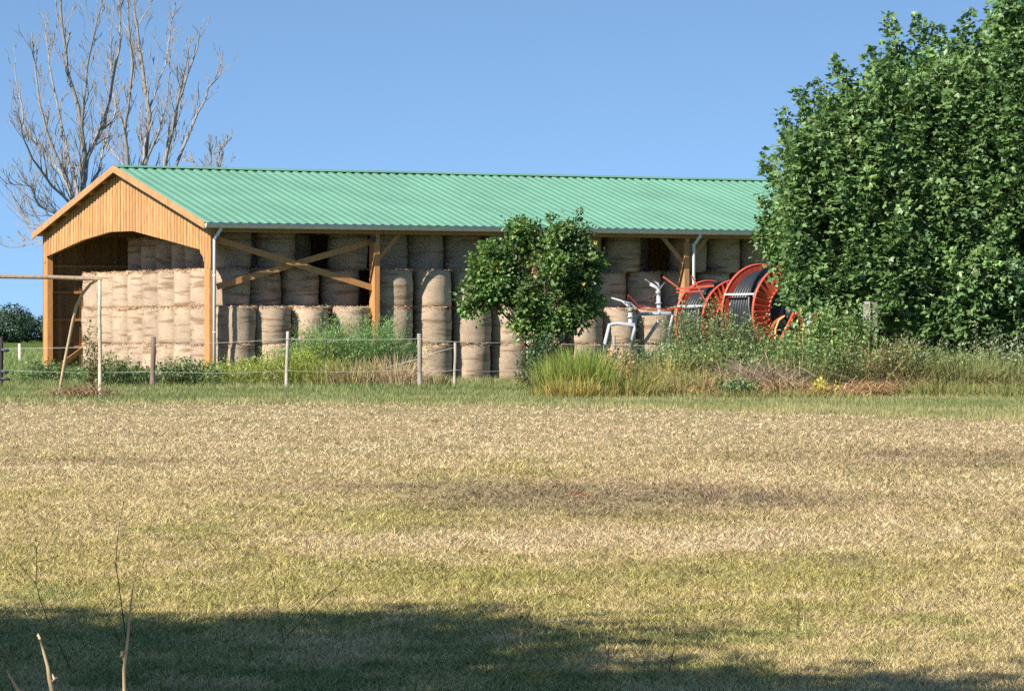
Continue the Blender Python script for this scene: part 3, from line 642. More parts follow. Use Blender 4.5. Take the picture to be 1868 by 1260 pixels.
SS = [(857, 462, 50, -.3, 0), (888, 440, 60, -.2, 0), (905, 428, 60, -.1, .2), (932, 408, 60, -.1, 0), (950, 412, 50, 0, .3), (980, 400, 60, 0, 0), (1004, 388, 70, 0, .1), (1022, 410, 50, 0, -.2), (1057, 380, 90, .05, 0), (1066, 420, 60, .1, 0), (1083, 450, 50, .3, 0), (1092, 500, 40, .6, 0), (845, 527, 30, -.9, 0), (852, 545, 30, -.9, 0), (1080, 575, 30, .7, 0)]
leafy_tree('small_tree', 'small round crowned green tree with yellowing tips in front of the hay bales', 'tree', 988, DS, ES, 640, 30, .125, 6, ((.07, .15, .04), (.15, .235, .06), (.5, .38, .08)), pal=False, trunk_r=.09, up=.45, slen=(.3, .7), spread=.13, shell=.5, per=13, bough=.17, spi=SS)
# tree beside the viewer, out of frame: it throws the shade across the near grass
def caster(lst, h):
    o = []
    for X, Y, rx, ry, rz in lst:
        k_ = h / sd[2]; o.append((X + sd[0] * k_, Y + sd[1] * k_, h, rx, ry, rz))
    return o
EN = caster([(-4.8, 18.2, 2.0, 1.6, .9), (-3.0, 18.25, 1.5, 1.55, .9), (-1.75, 18.35, 1.1, 1.5, .8), (-1.0, 18.9, .6, .7, .4), (-3.6, 16.0, 1.8, 1.4, .8), (-1.9, 15.7, 1.1, 1.2, .7), (-3.2, 16.9, 1.7, .9, .5), (-2.5, 16.6, 1.5, 1.0, .5), (-1.9, 16.6, .8, .7, .4), (-2.2, 14.3, 1.5, 1.0, .6), (-2.7, 15.2, 1.6, .9, .5), (-3.8, 14.2, 1.4, 1.0, .6), (-1.0, 17.4, .6, .6, .4)], 6.0)
b_ = empty('field_tree', (-9.0, 10.4, 0)); tag(b_, 'leafy tree beside the viewer whose shade lies on the near grass at bottom left', 'tree')
t = MB(); t.tube([(-9.0, 10.4, 0), (-8.9, 10.5, 2), (-8.8, 10.6, 4), (-8.5, 10.8, 6)], [.3, .26, .2, .1], 10)
for e in EN: t.tube([(-8.9, 10.5, 3), tuple((np.array((-8.9, 10.5, 3)) + np.array(e[:3])) / 2 + [0, 0, .3]), e[:3]], [.15, .1, .05], 7)
t.build('trunk', M_bark2, b_, (-9.0, 10.4, 0)); lm = LM(); crown_from(lm, EN, 950, 40, .2, 21, False, PC, slen=(.4, 1.1), spread=.34, shell=.2, up=.3); lm.build('crown', M_leaf, b_, (-9.0, 10.4, 0))
EN2 = caster([(-.35, 15.9, .7, .8, .5), (.5, 15.75, .8, .75, .5), (1.25, 15.2, .7, .7, .45), (.4, 14.6, 1.2, .8, .5), (2.0, 14.9, .8, .6, .4)], 6.2)
b_ = empty('field_tree', (-5.6, 6.5, 0)); tag(b_, 'slender leafy tree close beside the viewer whose shade touches the bottom edge', 'tree')
t = MB(); t.tube([(-5.6, 6.5, 0), (-5.5, 6.6, 2), (-5.3, 7, 4), (-5.1, 7.8, 6)], [.2, .17, .13, .06], 10)
for e in EN2: t.tube([(-5.4, 6.8, 3.2), tuple((np.array((-5.4, 6.8, 3.2)) + np.array(e[:3])) / 2 + [0, 0, .3]), e[:3]], [.1, .07, .03], 7)
t.build('trunk', M_bark2, b_, (-5.6, 6.5, 0)); lm = LM(); crown_from(lm, EN2, 200, 36, .17, 22, False, PC, slen=(.4, .9), spread=.2, shell=.2, up=.3); lm.build('crown', M_leaf, b_, (-5.6, 6.5, 0))

# far wood on the horizon
lm = LM(); rs = np.random.default_rng(31); DW = 800.
ntree = 150; tx = rs.uniform(-210, 230, ntree); ty = DW + rs.uniform(-10, 30, ntree); tz = rs.uniform(6.5, 9.5, ntree) + 1.5 * np.sin(tx * .08)
for i in range(ntree):
    n = 1500 if tx[i] < -70 else 150; u = runit(n) * (rs.random((n, 1)) ** .25); r_ = 4.6
    P = np.stack([tx[i] + u[:, 0] * r_, ty[i] + u[:, 1] * r_, tz[i] * .52 + u[:, 2] * tz[i] * .52], 1)
    sz = (.55 if n > 200 else 1.8) * rs.uniform(.6, 1.3, n); sh = rs.uniform(.8, 1.2)
    lm.leaves(P, runit(n), u + np.array([0, 0, .6]) + runit(n) * .4, sz, sz * .8, jit((.055 * sh, .10 * sh, .055), n, .3))
tag(lm.build('woodland', M_leaf), kind='stuff')

# ------------------------------------------------------------------ fence, goal and loose posts
fr = empty('wire_fence', tuple(W(523, 612, 112.5) * [1, 1, 0])); fbse = tuple(fr.location)
tag(fr, 'post and wire fence of grey wooden stakes between the field and the barn', 'fence')
def fpost(px, ytop, d, r, lean=0, colr=(1, 1, 1), name='post', label=None):
    m = MB(); zt = CAMH - (ytop - HY) / F * d; x = GX(px, d); rs = random.random() * .02
    m.tube([(x, d, -.05), (x + lean * .3, d + .01, zt * .35), (x + lean * .65 + rs, d, zt * .7), (x + lean, d, zt), (x + lean, d, zt + .012)], [r * 1.06, r, r * .98, r * .95, r * .6], 10, colr=colr)
    o = m.build(name, M_post, fr, fbse)
    if label: o['label'] = label
    return (x + lean * .8, d, zt)
p0 = fpost(1, 615, 112, .075, 0, (.12, .12, .13), label='dark post with black insulators at the left edge')
p1 = fpost(278, 615, 111, .075, .03, (.55, .42, .38), label='dark brown stake')
p2 = fpost(522, 605, 111.5, .05, .05, (1.25, 1.25, 1.25))
p3 = fpost(766, 609, 112, .07, -.02, (.85, .82, .82))
p4 = fpost(829, 625, 112, .045, .02, (1.1, 1.1, 1.1))
p5 = fpost(961, 620, 113, .04, .02, (1.7, 1.65, 1.6), label='pale stake with two dark rings')
p6 = fpost(1120, 612, 113, .05, .0, (.9, .9, .9))
p7 = fpost(1400, 615, 112, .05, .0, (.9, .9, .9))
m = MB()
for z in (.52, .78): m.lathe((p5[0], 113, z), Z, [(-.04, .04), (-.04, .052), (.04, .052), (.04, .04)], 10)
m.build('ring', M_darkmetal, fr, fbse)
for z, l_ in ((1.08, .27), (.45, .26), (.25, .30)):
    m = MB(); m.tube([(p0[0], 111.9, z), (p0[0] + .1, 111.85, z - .01), (p0[0] + l_, 111.85, z - .02)], [.035, .05, .03], 8); m.build('insulator', M_darkmetal, fr, fbse)
seq = [p0, p1, p2, p3, p4, p5, p6, p7]
def wire(hs, r=.0085, sag=.05, pts=seq):
    m = MB(); P = []
    for (a, b_), (h0, h1) in zip(zip(pts[:-1], pts[1:]), zip(hs[:-1], hs[1:])):
        for i in range(8):
            u = i / 8; P.append((a[0] * (1 - u) + b_[0] * u, a[1] * (1 - u) + b_[1] * u - .06, h0 * (1 - u) + h1 * u - sag * 4 * u * (1 - u)))
    P.append((pts[-1][0], pts[-1][1] - .06, hs[-1])); m.tube(P, r, 5); m.build('wire', M_wire, fr, fbse)
wire([1.12, 1.22, 1.40, 1.40, 1.32, 1.30, 1.22, 1.2], .0062, .02)
wire([.5, .46, .48, .52, .50, .50, .5, .5], .0048, .05)
m = MB(); m.tube([W(700, 672, 112), W(735, 662, 112), W(766, 654, 112), W(800, 641, 112), W(829, 634, 112)], .009, 5); m.build('wire', M_wire, fr, fbse)
# far post in the meadow
m = MB(); m.tube([(GX(36, 190), 190, 0), (GX(35.5, 190), 190, 1.1)], .07, 8, colr=(1.9, 1.85, 1.7)); o = m.build('fence_post', M_post, None, (GX(36, 190), 190, 0)); tag(o, 'thin pale fence post standing far out in the green meadow', 'post')
# goal
DGo = 91.3; gl = empty('football_goal', (GX(182, DGo), DGo, 0)); gb = tuple(gl.location)
tag(gl, 'weathered wooden goal frame with peeling white post and bent side stay at left', 'goal')
for px in (182, -190):
    m = MB(); x = GX(px, DGo); m.tube([(x, DGo, -.05), (x + .01, DGo, 1.0), (x - .005, DGo, 2.0), (x, DGo, 2.86)], [.046, .044, .042, .042], 12, colr=(.85, .84, .82)); m.build('goal_post', M_goal, gl, gb)
m = MB(); m.tube([W(186, 508.5, DGo), W(140, 507.5, DGo), W(90, 505.5, DGo), W(40, 505, DGo), W(-60, 503, DGo), W(-195, 505, DGo)], [.05, .055, .05, .048, .05, .05], 12, colr=(.5, .43, .37)); m.build('crossbar', M_goal, gl, gb)
for dx in (0, -372):
    m = MB(); m.tube([W(x + dx, y, DGo + e) for x, y, e in ((176, 512, 0), (165, 518, .12), (150, 536, .4), (139, 560, .7), (132, 590, .95), (125, 625, 1.15), (117, 665, 1.3), (110, 705, 1.45), (107, 723.5, 1.5))], [.03, .035, .04, .042, .04, .038, .038, .036, .03], 10, colr=(.85, .74, .58)); m.build('stay', M_goal, gl, gb)
# thick grey post and white marker post in the weeds at right
d = 101.; x = GX(1588, d); m = MB(); zt = CAMH + 62 / F * d
m.box((x - .10, d, zt / 2), (1, 0, 0), (0, 1, 0), Z, .085, .12, zt / 2, (1.15, 1.15, 1.15)); m.box((x + .085, d + .03, zt / 2 + .38), (1, 0, 0), (0, 1, 0), Z, .095, .07, zt / 2 - .395, (.62, .62, .6)); m.box((x + .08, d + .04, zt / 2 - .9), (1, 0, 0), (0, 1, 0), Z, .05, .05, .5, (.4, .4, .4))
o = m.build('gate_post', M_post, None, (x, d, 0), bevel=.012); tag(o, 'broad weathered grey wooden post standing in the weeds under the big tree', 'post')
d = 102.; x = GX(1476, d); m = MB(); zt = CAMH + 40 / F * d; m.box((x, d, zt / 2), (1, 0, 0), (0, 1, 0), Z, .085, .03, zt / 2); m.box((x, d, zt + .012), (1, 0, 0), (0, 1, 0), Z, .06, .022, .012)
o = m.build('marker_post', M_pipe, None, (x, d, 0)); tag(o, 'flat white marker post half covered by tall green weeds', 'post')
d = 106.; p = W(1831, 710, d - .6); m = MB(); m.lathe(p - [0, 0, .1], Z, [(0, .005), (0, .06), (.03, .085), (.11, .085), (.15, .06), (.165, .03), (.195, .03), (.195, .005)], 16)
o = m.build('plastic_container', M_redplastic, None, tuple(p - [0, 0, .1])); tag(o, 'small bright red plastic container lying in the weeds at the far right', 'container')

# ------------------------------------------------------------------ hose reels
AX = np.array([.56, -.83, 0]); AX /= np.linalg.norm(AX); SX = np.array([.83, .56, 0]); SX /= np.linalg.norm(SX)
def hose_reel(px, py, d, r, wd, nrib, mt, label, ribcol):
    c = W(px, py, d); root = empty('hose_reel', (c[0], c[1], 0)); b0 = tuple(root.location); tag(root, label, 'hose reel', 'irrigation hose reels beside the barn')
    fc = c - AX * wd
    m = MB()   # wound black pipe
    prof = [(-wd + .03, .3)]; nw = int((wd - .1) / .115)
    for i in range(nw):
        for q in range(7):
            a = math.pi * q / 6; prof.append((-wd + .06 + (i + .5) * (wd - .12) / nw - math.cos(a) * .052, r * .83 + .055 * math.sin(a)))
    prof.append((-.03, .3)); m.lathe(c, AX, prof, 64, colr=(1, 1, 1)); w_ = m.build('wound_pipe', M_black, root, b0)
    for cc, sg in ((c, 1), (fc, -1)):
        m = MB()
        m.lathe(cc, AX, [(-.035, r * .96), (-.035, r), (.035, r), (.035, r * .96)], 72, closed=True, colr=(1.05, 1.2, 1.2))
        m.lathe(cc, AX, [(-.03, r * .57), (-.03, r * .61), (.04, r * .61), (.04, r * .57)], 56, closed=True)
        m.lathe(cc, AX, [(-.03 * sg, r * .58), (-.03 * sg, r * .97)], 72, colr=(1, 1, 1))
        for k_ in range(nrib):
            a = 2 * math.pi * k_ / nrib; u = SX * math.cos(a) + Z * math.sin(a); v = -SX * math.sin(a) + Z * math.cos(a)
            n_ = AX * sg * .8 + v * .6; wv = np.cross(n_, u); wv /= np.linalg.norm(wv)
            m.box(cc + u * r * .785 + AX * sg * .012, u, wv, np.cross(u, wv), r * .18, r * .047, .006, ribcol)
        fl = m.build('flange', M_red, root, b0)
    m = MB(); m.lathe(c, AX, [(-.02, r * .57), (-.05, r * .5), (-.06, .2), (.12, .2), (.14, .12), (.14, .0)], 40); m.build('hub', M_black, root, b0)
    # lead of pipe crossing the winding, guide bar and hoop
    pt = []
    for i in range(15):
        a = R_(20 + 150 * i / 14); rad = r * .93; pt.append(c - AX * wd * (.12 + .62 * i / 14) - SX * rad * math.cos(a - R_(32)) + Z * rad * math.sin(a - R_(32)))
    m = MB(); m.tube(pt, .06, 10, colr=(.6, .6, .6)); m.build('loose_pipe', M_black, root, b0)
    a = R_(158); u = SX * math.cos(a) + Z * math.sin(a); m = MB(); m.bar(c + u * r * 1.0 - AX * .03, fc + u * r * 1.0 + AX * .03, .05, .05); m.build('guide_bar', M_galv, root, b0)
    m = MB(); m.lathe(c - AX * wd * .36, AX, [(-.015, r * .90), (-.015, r * .925), (.015, r * .925), (.015, r * .90)], 30, closed=True, a0=R_(140), a1=R_(215)); m.build('hoop', M_galv, root, b0)
    # chassis, wheels
    m = MB(); mid = c - AX * wd / 2; zb = c[2] - r
    for k_ in (.18, -wd - .18):
        q = c + AX * k_; q0 = q * [1, 1, 0] + Z * .45
        for sg in (-1, 1): m.bar(q0 + SX * sg * r * .75, q + SX * sg * .05, .08, .1)
        m.bar(q0 - SX * r * .95, q0 + SX * r * .95, .1, .12)
    for sg in (-1, 1): q = mid * [1, 1, 0] + Z * .45 + SX * sg * r * .8; m.bar(q - AX * (wd / 2 + .25), q + AX * (wd / 2 + .25), .12, .14)
    m.bar(mid * [1, 1, 0] + Z * .42 + SX * r * .8, mid * [1, 1, 0] + Z * .42 + SX * (r + 1.2), .12, .12)
    m.build('chassis', M_red, root, b0)
    for sg in (-1, 1):
        q = mid * [1, 1, 0] + Z * .36 + AX * sg * (wd / 2 + .33); m = MB(); m.lathe(q, AX, [(-.09, .17), (-.1, .27), (-.09, .34), (-.04, .36), (.04, .36), (.09, .34), (.1, .27), (.09, .17)], 28); wh = m.build('wheel', M_black, root, b0)
        m = MB(); m.lathe(q, AX, [(-.05, .02), (-.05, .17), (.05, .17), (.05, .02)], 20); m.build('rim', M_galv, wh, (0, 0, 0))
    return root, b0, c
big, bigb, bc = hose_reel(1445, 571, 112, 1.47, 1.48, 44, M_red, 'big irrigation hose reel with pale red ribbed flange and black pipe beside the broadleaf tree', (1.15, 1.5, 1.6))
sml, smlb, scn = hose_reel(1342, 587, 116, 1.28, 1.36, 40, M_red, 'smaller orange red irrigation hose reel standing behind and left of the big one', (1.2, 1.2, .7))
# orange curved guard of the big reel and red lifting arms of the small one
m = MB(); d = 109.5
pts = [W(1407, 600, d), W(1411, 591, d), W(1418, 583, d), W(1428, 577, d)]
for a, b_ in zip(pts[:-1], pts[1:]): m.bar(a, b_, .4, .05, colr=(.8, .8, .8))
m.build('wheel_guard', M_orange, big, bigb)
m = MB(); m.tube([W(1414, 622, d - .3), W(1415, 600, d - .3), W(1421, 584, d - .3), W(1432, 576, d - .3)], .03, 8, colr=(1.2, 2.6, 6)); m.build('hand_rail', M_orange, big, bigb)
m = MB(); d = 114
for a, b_, w_ in (((1210, 505), (1236, 524), .07), ((1234, 527), (1302, 521), .09), ((1234, 533), (1284, 531), .06), ((1262, 503), (1290, 556), .06), ((1268, 520), (1243, 542), .04)):
    m.bar(W(*a, d), W(*b_, d + .1), w_ * .7, w_ * .7, colr=(1.0, 1.6, 1.9))
    m.bar(W(*a, d + .5), W(*b_, d + .6), w_ * .5, w_ * .5, colr=(.5, .5, .5))
m.build('lifting_arm', M_red, sml, smlb)

# ------------------------------------------------------------------ sprinkler carts
def cart(label, d, legs, riser, gun, extra, base_px):
    root = empty('sprinkler_cart', (GX(base_px, d), d, 0)); b0 = tuple(root.location); tag(root, label, 'sprinkler cart', 'grey sprinkler carts beside the bales')
    for e in (0, .75):
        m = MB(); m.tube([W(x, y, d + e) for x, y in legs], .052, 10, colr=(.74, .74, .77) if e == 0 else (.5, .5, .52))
        x0 = W(*legs[0], d + e); m.tube([x0, x0 * [1, 1, 0] + [-.06, 0, .08]], .05, 10); x1 = W(*legs[-1], d + e); m.tube([x1, x1 * [1, 1, 0] + [.02, 0, .08]], .05, 10)
        m.tube([x0 * [1, 1, 0] + [-.4, 0, .07], x1 * [1, 1, 0] + [.35, 0, .07]], .045, 8); m.build('frame', M_galv, root, b0)
    m = MB(); d2 = d + .35; m.tube([W(*riser[0], d2), W(*riser[1], d2)], .058, 12, colr=(.8, .8, .82)); q = (W(*riser[0], d2) + W(*riser[1], d2)) / 2
    m.lathe(q, Z, [(-.02, .05), (-.02, .10), (.02, .10), (.02, .05)], 14, colr=(.6, .6, .6))
    a = W(*legs[1], d); b_ = W(*legs[2], d); m.bar((a + b_) / 2 + [0, 0, -.02], (a + b_) / 2 + [0, .75, -.02], .08, .08); m.build('riser', M_galv, root, b0)
    m = MB()
    for pl, r0, r1, cc in gun: m.tube([W(x, y, d2 - .03) for x, y in pl], list(np.linspace(r0, r1, len(pl))), 10, colr=cc)
    m.lathe(W(*riser[1], d2), Z, [(-.04, .06), (-.04, .085), (.05, .085), (.08, .06)], 12, colr=(.5, .5, .5)); m.build('sprinkler_gun', M_galv, root, b0)
    for pl, w_, mt, nm, cc in extra:
        m = MB()
        for a, b_ in pl: m.bar(W(*a, d + .5), W(*b_, d + .6), w_, w_, colr=cc)
        m.build(nm, mt, root, b0)
GD = (.2, .2, .22); GW = (.85, .85, .88)
cart('low grey white sprinkler cart with its gun pointing left, next to the small tree', 107, [(1103, 628), (1112, 592), (1124, 590), (1157, 592), (1158, 600), (1151, 628)], [(1150, 590), (1150, 566)],
     [([(1150, 566), (1148, 556), (1138, 550)], .05, .045, GD), ([(1146, 557), (1134, 549), (1115, 543)], .04, .016, GW), ([(1158, 560), (1150, 553), (1140, 552)], .03, .05, GD)],
     [([((1146, 538), (1168, 562)), ((1166, 557), (1222, 566)), ((1166, 563), (1200, 566)), ((1146, 540), (1145, 547))], .035, M_red, 'lifting_arm', (.5, .6, .6))], 1130)
cart('taller grey white sprinkler cart with forked gun in front of the hose reels', 109, [(1153, 622), (1160, 578), (1166, 573), (1224, 571), (1228, 576), (1221, 606)], [(1202, 571), (1201, 535)],
     [([(1201, 540), (1201, 528), (1196, 524), (1186, 518)], .045, .05, GW), ([(1190, 520), (1181, 512), (1176, 509)], .03, .02, GD), ([(1202, 532), (1206, 524), (1213, 515)], .035, .02, GD), ([(1200, 530), (1188, 550)], .025, .014, GD), ([(1192, 512), (1200, 517), (1204, 526)], .03, .03, GW)],
     [([((1203, 584), (1176, 624))], .09, M_galv, 'stay', (.7, .7, .72)), ([((1205, 562), (1245, 562)), ((1186, 545), (1205, 540))], .04, M_red, 'lifting_arm', (.9, .9, .9))], 1192)

# ------------------------------------------------------------------ weeds and shrubs
def plant(name, label, cat, group, px, d, wpx, h, style, n, cols_, leaf=.09, seed=0, depth=.6, nl=14, lean=.35, mat=None):
    """a clump of stems; style sets what grows on them"""
    if style in ('leafy', 'feather') and n > 8: n = int(n * 1.5); leaf *= 1.12
    x = GX(px, d); r = np.random.default_rng(seed); lm = LM(); wx = wpx * d / F
    q = r.normal(size=(n, 2)) * [.28, .3]; q = np.clip(q, -.6, .6); P = np.stack([x + q[:, 0] * wx, d + q[:, 1] * depth * 1.4, np.zeros(n)], 1)
    hh = h * r.uniform(.55, 1.05, n) * (1 - 1.1 * (q[:, 0]) ** 2); az = np.arctan2(q[:, 1] * .5, q[:, 0]) + r.normal(size=n) * .7
    ca, cb = np.array(cols_[0]), np.array(cols_[1]); mf = r.random(n); c = ca * (1 - mf)[:, None] + cb * mf[:, None]
    c = c * (1.45 if style in ('leafy', 'feather') else 1.15) * r.uniform(.75, 1.25, (n, 1)); ln = np.abs(r.normal(size=n)) * lean
    if style == 'grass':
        lm.blades(P, az, hh, ln, r.uniform(.014, .028, n), c, 4, .6)
        if len(cols_) > 2:
            k2 = n // 3; lm.blades(P[:k2], az[:k2] + .5, hh[:k2] * .7, ln[:k2] + .2, .02, np.tile(np.array(cols_[2]), (k2, 1)) * r.uniform(.7, 1.3, (k2, 1)), 3, .6)
    elif style == 'tangle':
        lm.blades(P + np.stack([0 * mf, 0 * mf, r.random(n) * h * .5], 1), r.uniform(0, 6.28, n), hh * r.uniform(.5, 1.3, n), np.clip(ln + r.uniform(.2, 1.4, n), 0, 1.6), r.uniform(.014, .03, n), c, 4, .9)
    else:
        lm.blades(P, az, hh, ln, .022, np.tile(np.array(cols_[2] if len(cols_) > 2 else (.2, .19, .08)), (n, 1)) * r.uniform(.7, 1.2, (n, 1)), 4, .4)
        t = r.random((n, nl)) ** .75 * .95 + .06; D = np.stack([np.cos(az), np.sin(az), 0 * az], 1)
        lnn = (ln[:, None] * t * (1 + .4 * t)); C0 = P[:, None] + D[:, None] * (hh[:, None] * lnn)[..., None] + np.array([0, 0, 1.]) * (hh[:, None] * t * np.sqrt(np.clip(1 - (ln[:, None] * t * .8) ** 2, .05, 1)))[..., None]
        sp = {'leafy': .13, 'feather': .16, 'spike': .05}[style] * h ** .5; o = r.normal(size=(n, nl, 3)) * sp * (1.15 - .85 * t)[..., None]
        if style == 'spike': o *= (t > .45)[..., None] * 1.0
        Pl = (C0 + o).reshape(-1, 3); m_ = len(Pl); A = o.reshape(-1, 3) / sp + r.normal(size=(m_, 3)) * .5 + np.array([0, 0, .5 if style != 'leafy' else -.1])
        lf = leaf * r.uniform(.6, 1.3, m_); cl = np.repeat(c, nl, 0) * r.uniform(.7, 1.3, (m_, 1))
        lm.leaves(Pl, A, np.array([0, 0, 1.]) + r.normal(size=(m_, 3)) * .5, lf, lf * {'leafy': .55, 'feather': .2, 'spike': .6}[style], cl)
    o = lm.build(name, mat or (M_leaf if style in ('leafy', 'feather') else M_grass), None, (x, d, 0)); tag(o, label, cat, group); return o
FE = ((.10, .19, .06), (.15, .245, .075), (.12, .13, .05)); YG = ((.20, .26, .045), (.27, .31, .06), (.25, .22, .08)); NE = ((.07, .12, .04), (.11, .16, .05), (.12, .12, .05))
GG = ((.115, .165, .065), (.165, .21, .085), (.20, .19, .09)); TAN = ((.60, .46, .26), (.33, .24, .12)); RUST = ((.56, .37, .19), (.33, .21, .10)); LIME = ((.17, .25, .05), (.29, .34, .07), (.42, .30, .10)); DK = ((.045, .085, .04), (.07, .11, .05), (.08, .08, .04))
WG = 'weeds growing in front of the barn'
# before the barn, left to right
plant('weed_clump', 'low dark green nettle clump at the foot of the left gable post', 'weed', WG, 88, 119, 90, .75, 'leafy', 60, NE, .10, 1, 1.2)
plant('weed_clump', 'dark green nettle clump just behind the goal post', 'weed', WG, 195, 112, 90, .95, 'leafy', 70, NE, .10, 2, 1.0)
plant('weed_clump', 'green nettle clump right of the dark brown stake', 'weed', WG, 335, 113, 100, .85, 'leafy', 80, NE, .10, 3, 1.0)
plant('weed_clump', 'low weeds between the goal post and the dark brown stake', 'weed', WG, 255, 114, 70, .6, 'leafy', 50, NE, .09, 4, 1.0)
plant('dock_stalk', 'tall brown green seed stalk rising beside the goal post', 'weed', None, 168, 100, 14, 1.85, 'spike', 5, ((.20, .19, .08), (.26, .21, .10), (.17, .14, .07)), .09, 5, .1, 90, .06)
plant('weed_clump', 'yellow green weeds at the foot of the white downpipe by the gable', 'weed', WG, 425, 114.5, 110, .85, 'feather', 80, YG, .11, 6, 1.0, 22)
plant('weed_clump', 'yellow green weeds right of the leaning pale stake', 'weed', WG, 535, 114, 110, 1.1, 'feather', 100, YG, .12, 7, 1.0, 24)
plant('feathery_bush', 'tall feathery green bush in front of the crossed braces', 'bush', None, 655, 117, 130, 2.15, 'feather', 150, FE, .10, 8, 1.3, 90)
plant('feathery_bush', 'paler feathery bush leaning left of the tall feathery bush', 'bush', None, 592, 116, 90, 1.85, 'feather', 90, ((.13, .21, .06), (.18, .26, .07), (.14, .15, .05)), .10, 9, 1.0, 70)
plant('weed_spire', 'single narrow weed spire above the left side of the feathery bush', 'weed', None, 597, 115.2, 14, 2.5, 'leafy', 4, ((.14, .18, .08), (.18, .2, .09), (.2, .18, .09)), .08, 10, .1, 40, .04)
plant('weed_clump', 'lime green grass clump between the leaning stake and the feathery bush', 'weed', WG, 590, 113.5, 120, .95, 'grass', 420, (YG[0], YG[1], (.45, .36, .17)), seed=11, depth=.8)
plant('dry_grass_clump', 'dry straw coloured reeds below the feathery bush', 'dry grass', 'dry grass clumps by the fence', 640, 113, 130, 1.0, 'grass', 420, ((.46, .36, .19), (.30, .28, .10), (.5, .4, .24)), seed=12, depth=.6)
plant('dry_grass_clump', 'pale dry reeds left of the thick grey stake', 'dry grass', 'dry grass clumps by the fence', 722, 113, 90, 1.15, 'grass', 330, ((.52, .41, .25), (.42, .31, .17), (.5, .4, .3)), seed=13, depth=.6)
plant('dry_grass_clump', 'small dry grass tuft right of the thick grey stake', 'dry grass', 'dry grass clumps by the fence', 800, 113, 60, .5, 'grass', 160, ((.46, .36, .2), (.16, .2, .05), (.42, .33, .2)), seed=14, depth=.5)
plant('dry_grass_clump', 'dry grass heaped round the foot of the goal', 'dry grass', 'dry grass clumps by the fence', 148, 91.6, 110, .38, 'tangle', 420, ((.36, .25, .14), (.25, .16, .09)), seed=15, depth=.6, mat=M_dry)
plant('shrub', 'dark leafy suckers round the foot of the small tree', 'shrub', None, 988, 107.2, 52, 1.6, 'leafy', 46, DK, .10, 90, .4, 40, .12)
plant('weed_clump', 'rusty weeds at the foot of the small tree', 'weed', WG, 968, 110, 55, .45, 'tangle', 160, RUST, seed=16, depth=.5, mat=M_dry)
# right hand thicket
TG = 'weeds of the thicket on the right'
plant('weed_clump', 'bright lime green clump right of the small tree trunk', 'weed', TG, 1062, 93, 110, 1.4, 'grass', 900, LIME, seed=20, depth=.9, lean=.22)
plant('weed_clump', 'upright green grass stems at the left end of the thicket', 'weed', TG, 1010, 93, 70, 1.15, 'grass', 330, ((.17, .22, .05), (.26, .29, .07), (.46, .30, .10)), seed=21, depth=.7, lean=.2)
plant('weed_clump', 'rust brown dock stems right of the lime green clump', 'weed', TG, 1122, 95, 40, 1.25, 'spike', 22, (RUST[0], RUST[1], (.33, .2, .1)), .09, 22, .5, 40, .15)
plant('weed_clump', 'dark blue green shrub under the sprinkler carts', 'weed', TG, 1152, 98, 60, 1.3, 'leafy', 40, DK, .11, 23, .6, 22)
plant('weed_clump', 'mixed green and tan grass in front of the dark blue green shrub', 'weed', TG, 1150, 92.5, 110, .8, 'grass', 420, ((.17, .22, .05), (.34, .30, .10), (.5, .33, .15)), seed=24, depth=.7)
plant('weed_clump', 'tan and green stems below the taller sprinkler cart', 'weed', TG, 1215, 95, 100, 1.25, 'grass', 420, ((.44, .35, .14), (.24, .25, .08), (.5, .34, .16)), seed=25, depth=.8)
plant('weed_clump', 'tall grey green weed in front of the smaller hose reel', 'weed', TG, 1282, 101, 100, 2.45, 'leafy', 80, GG, .07, 26, .9, 70, .2)
plant('weed_clump', 'grey green weed below the big hose reel', 'weed', TG, 1355, 101, 100, 2.0, 'leafy', 66, GG, .07, 27, .9, 62, .22)
plant('weed_clump', 'leafy green weed left of the white marker post', 'weed', TG, 1447, 100, 70, 1.55, 'leafy', 40, ((.10, .16, .05), (.16, .22, .07), (.33, .29, .09)), .11, 28, .8, 38, .2)
plant('weed_clump', 'tall green weed growing over the white marker post', 'weed', TG, 1505, 100.4, 80, 2.35, 'leafy', 60, ((.10, .17, .05), (.16, .235, .07), (.40, .33, .11)), .12, 29, .8, 44, .16)
plant('weed_clump', 'tall green weed left of the broad grey post', 'weed', TG, 1548, 100, 90, 2.4, 'leafy', 60, ((.085, .15, .048), (.14, .21, .065), (.3, .26, .1)), .12, 30, .8, 44, .16)
plant('weed_clump', 'single tall yellowing stem left of the white marker post', 'weed', TG, 1460, 98.5, 12, 2.1, 'leafy', 4, ((.36, .33, .10), (.2, .24, .07), (.48, .38, .15)), .10, 31, .1, 40, .05)
plant('weed_clump', 'drooping dry yellow green plant right of the broad grey post', 'weed', TG, 1630, 99, 60, 1.75, 'grass', 150, ((.32, .29, .11), (.26, .26, .09), (.42, .31, .16)), seed=32, depth=.5, lean=.4)
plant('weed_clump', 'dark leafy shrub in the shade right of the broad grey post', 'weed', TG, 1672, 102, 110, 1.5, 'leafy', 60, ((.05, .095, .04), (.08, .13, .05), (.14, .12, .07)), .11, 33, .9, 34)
plant('weed_clump', 'dusky seed plume leaning in front of the dark gap under the tree', 'weed', TG, 1782, 100, 6, 1.85, 'spike', 3, ((.22, .25, .13), (.28, .28, .15), (.22, .22, .1)), .07, 34, .2, 110, .18)
plant('weed_clump', 'thin seed stalk with flat head left of the dusky plume', 'weed', TG, 1756, 99, 2, 1.35, 'spike', 1, ((.2, .24, .12), (.25, .26, .14), (.22, .22, .1)), .06, 35, .1, 40, .05)
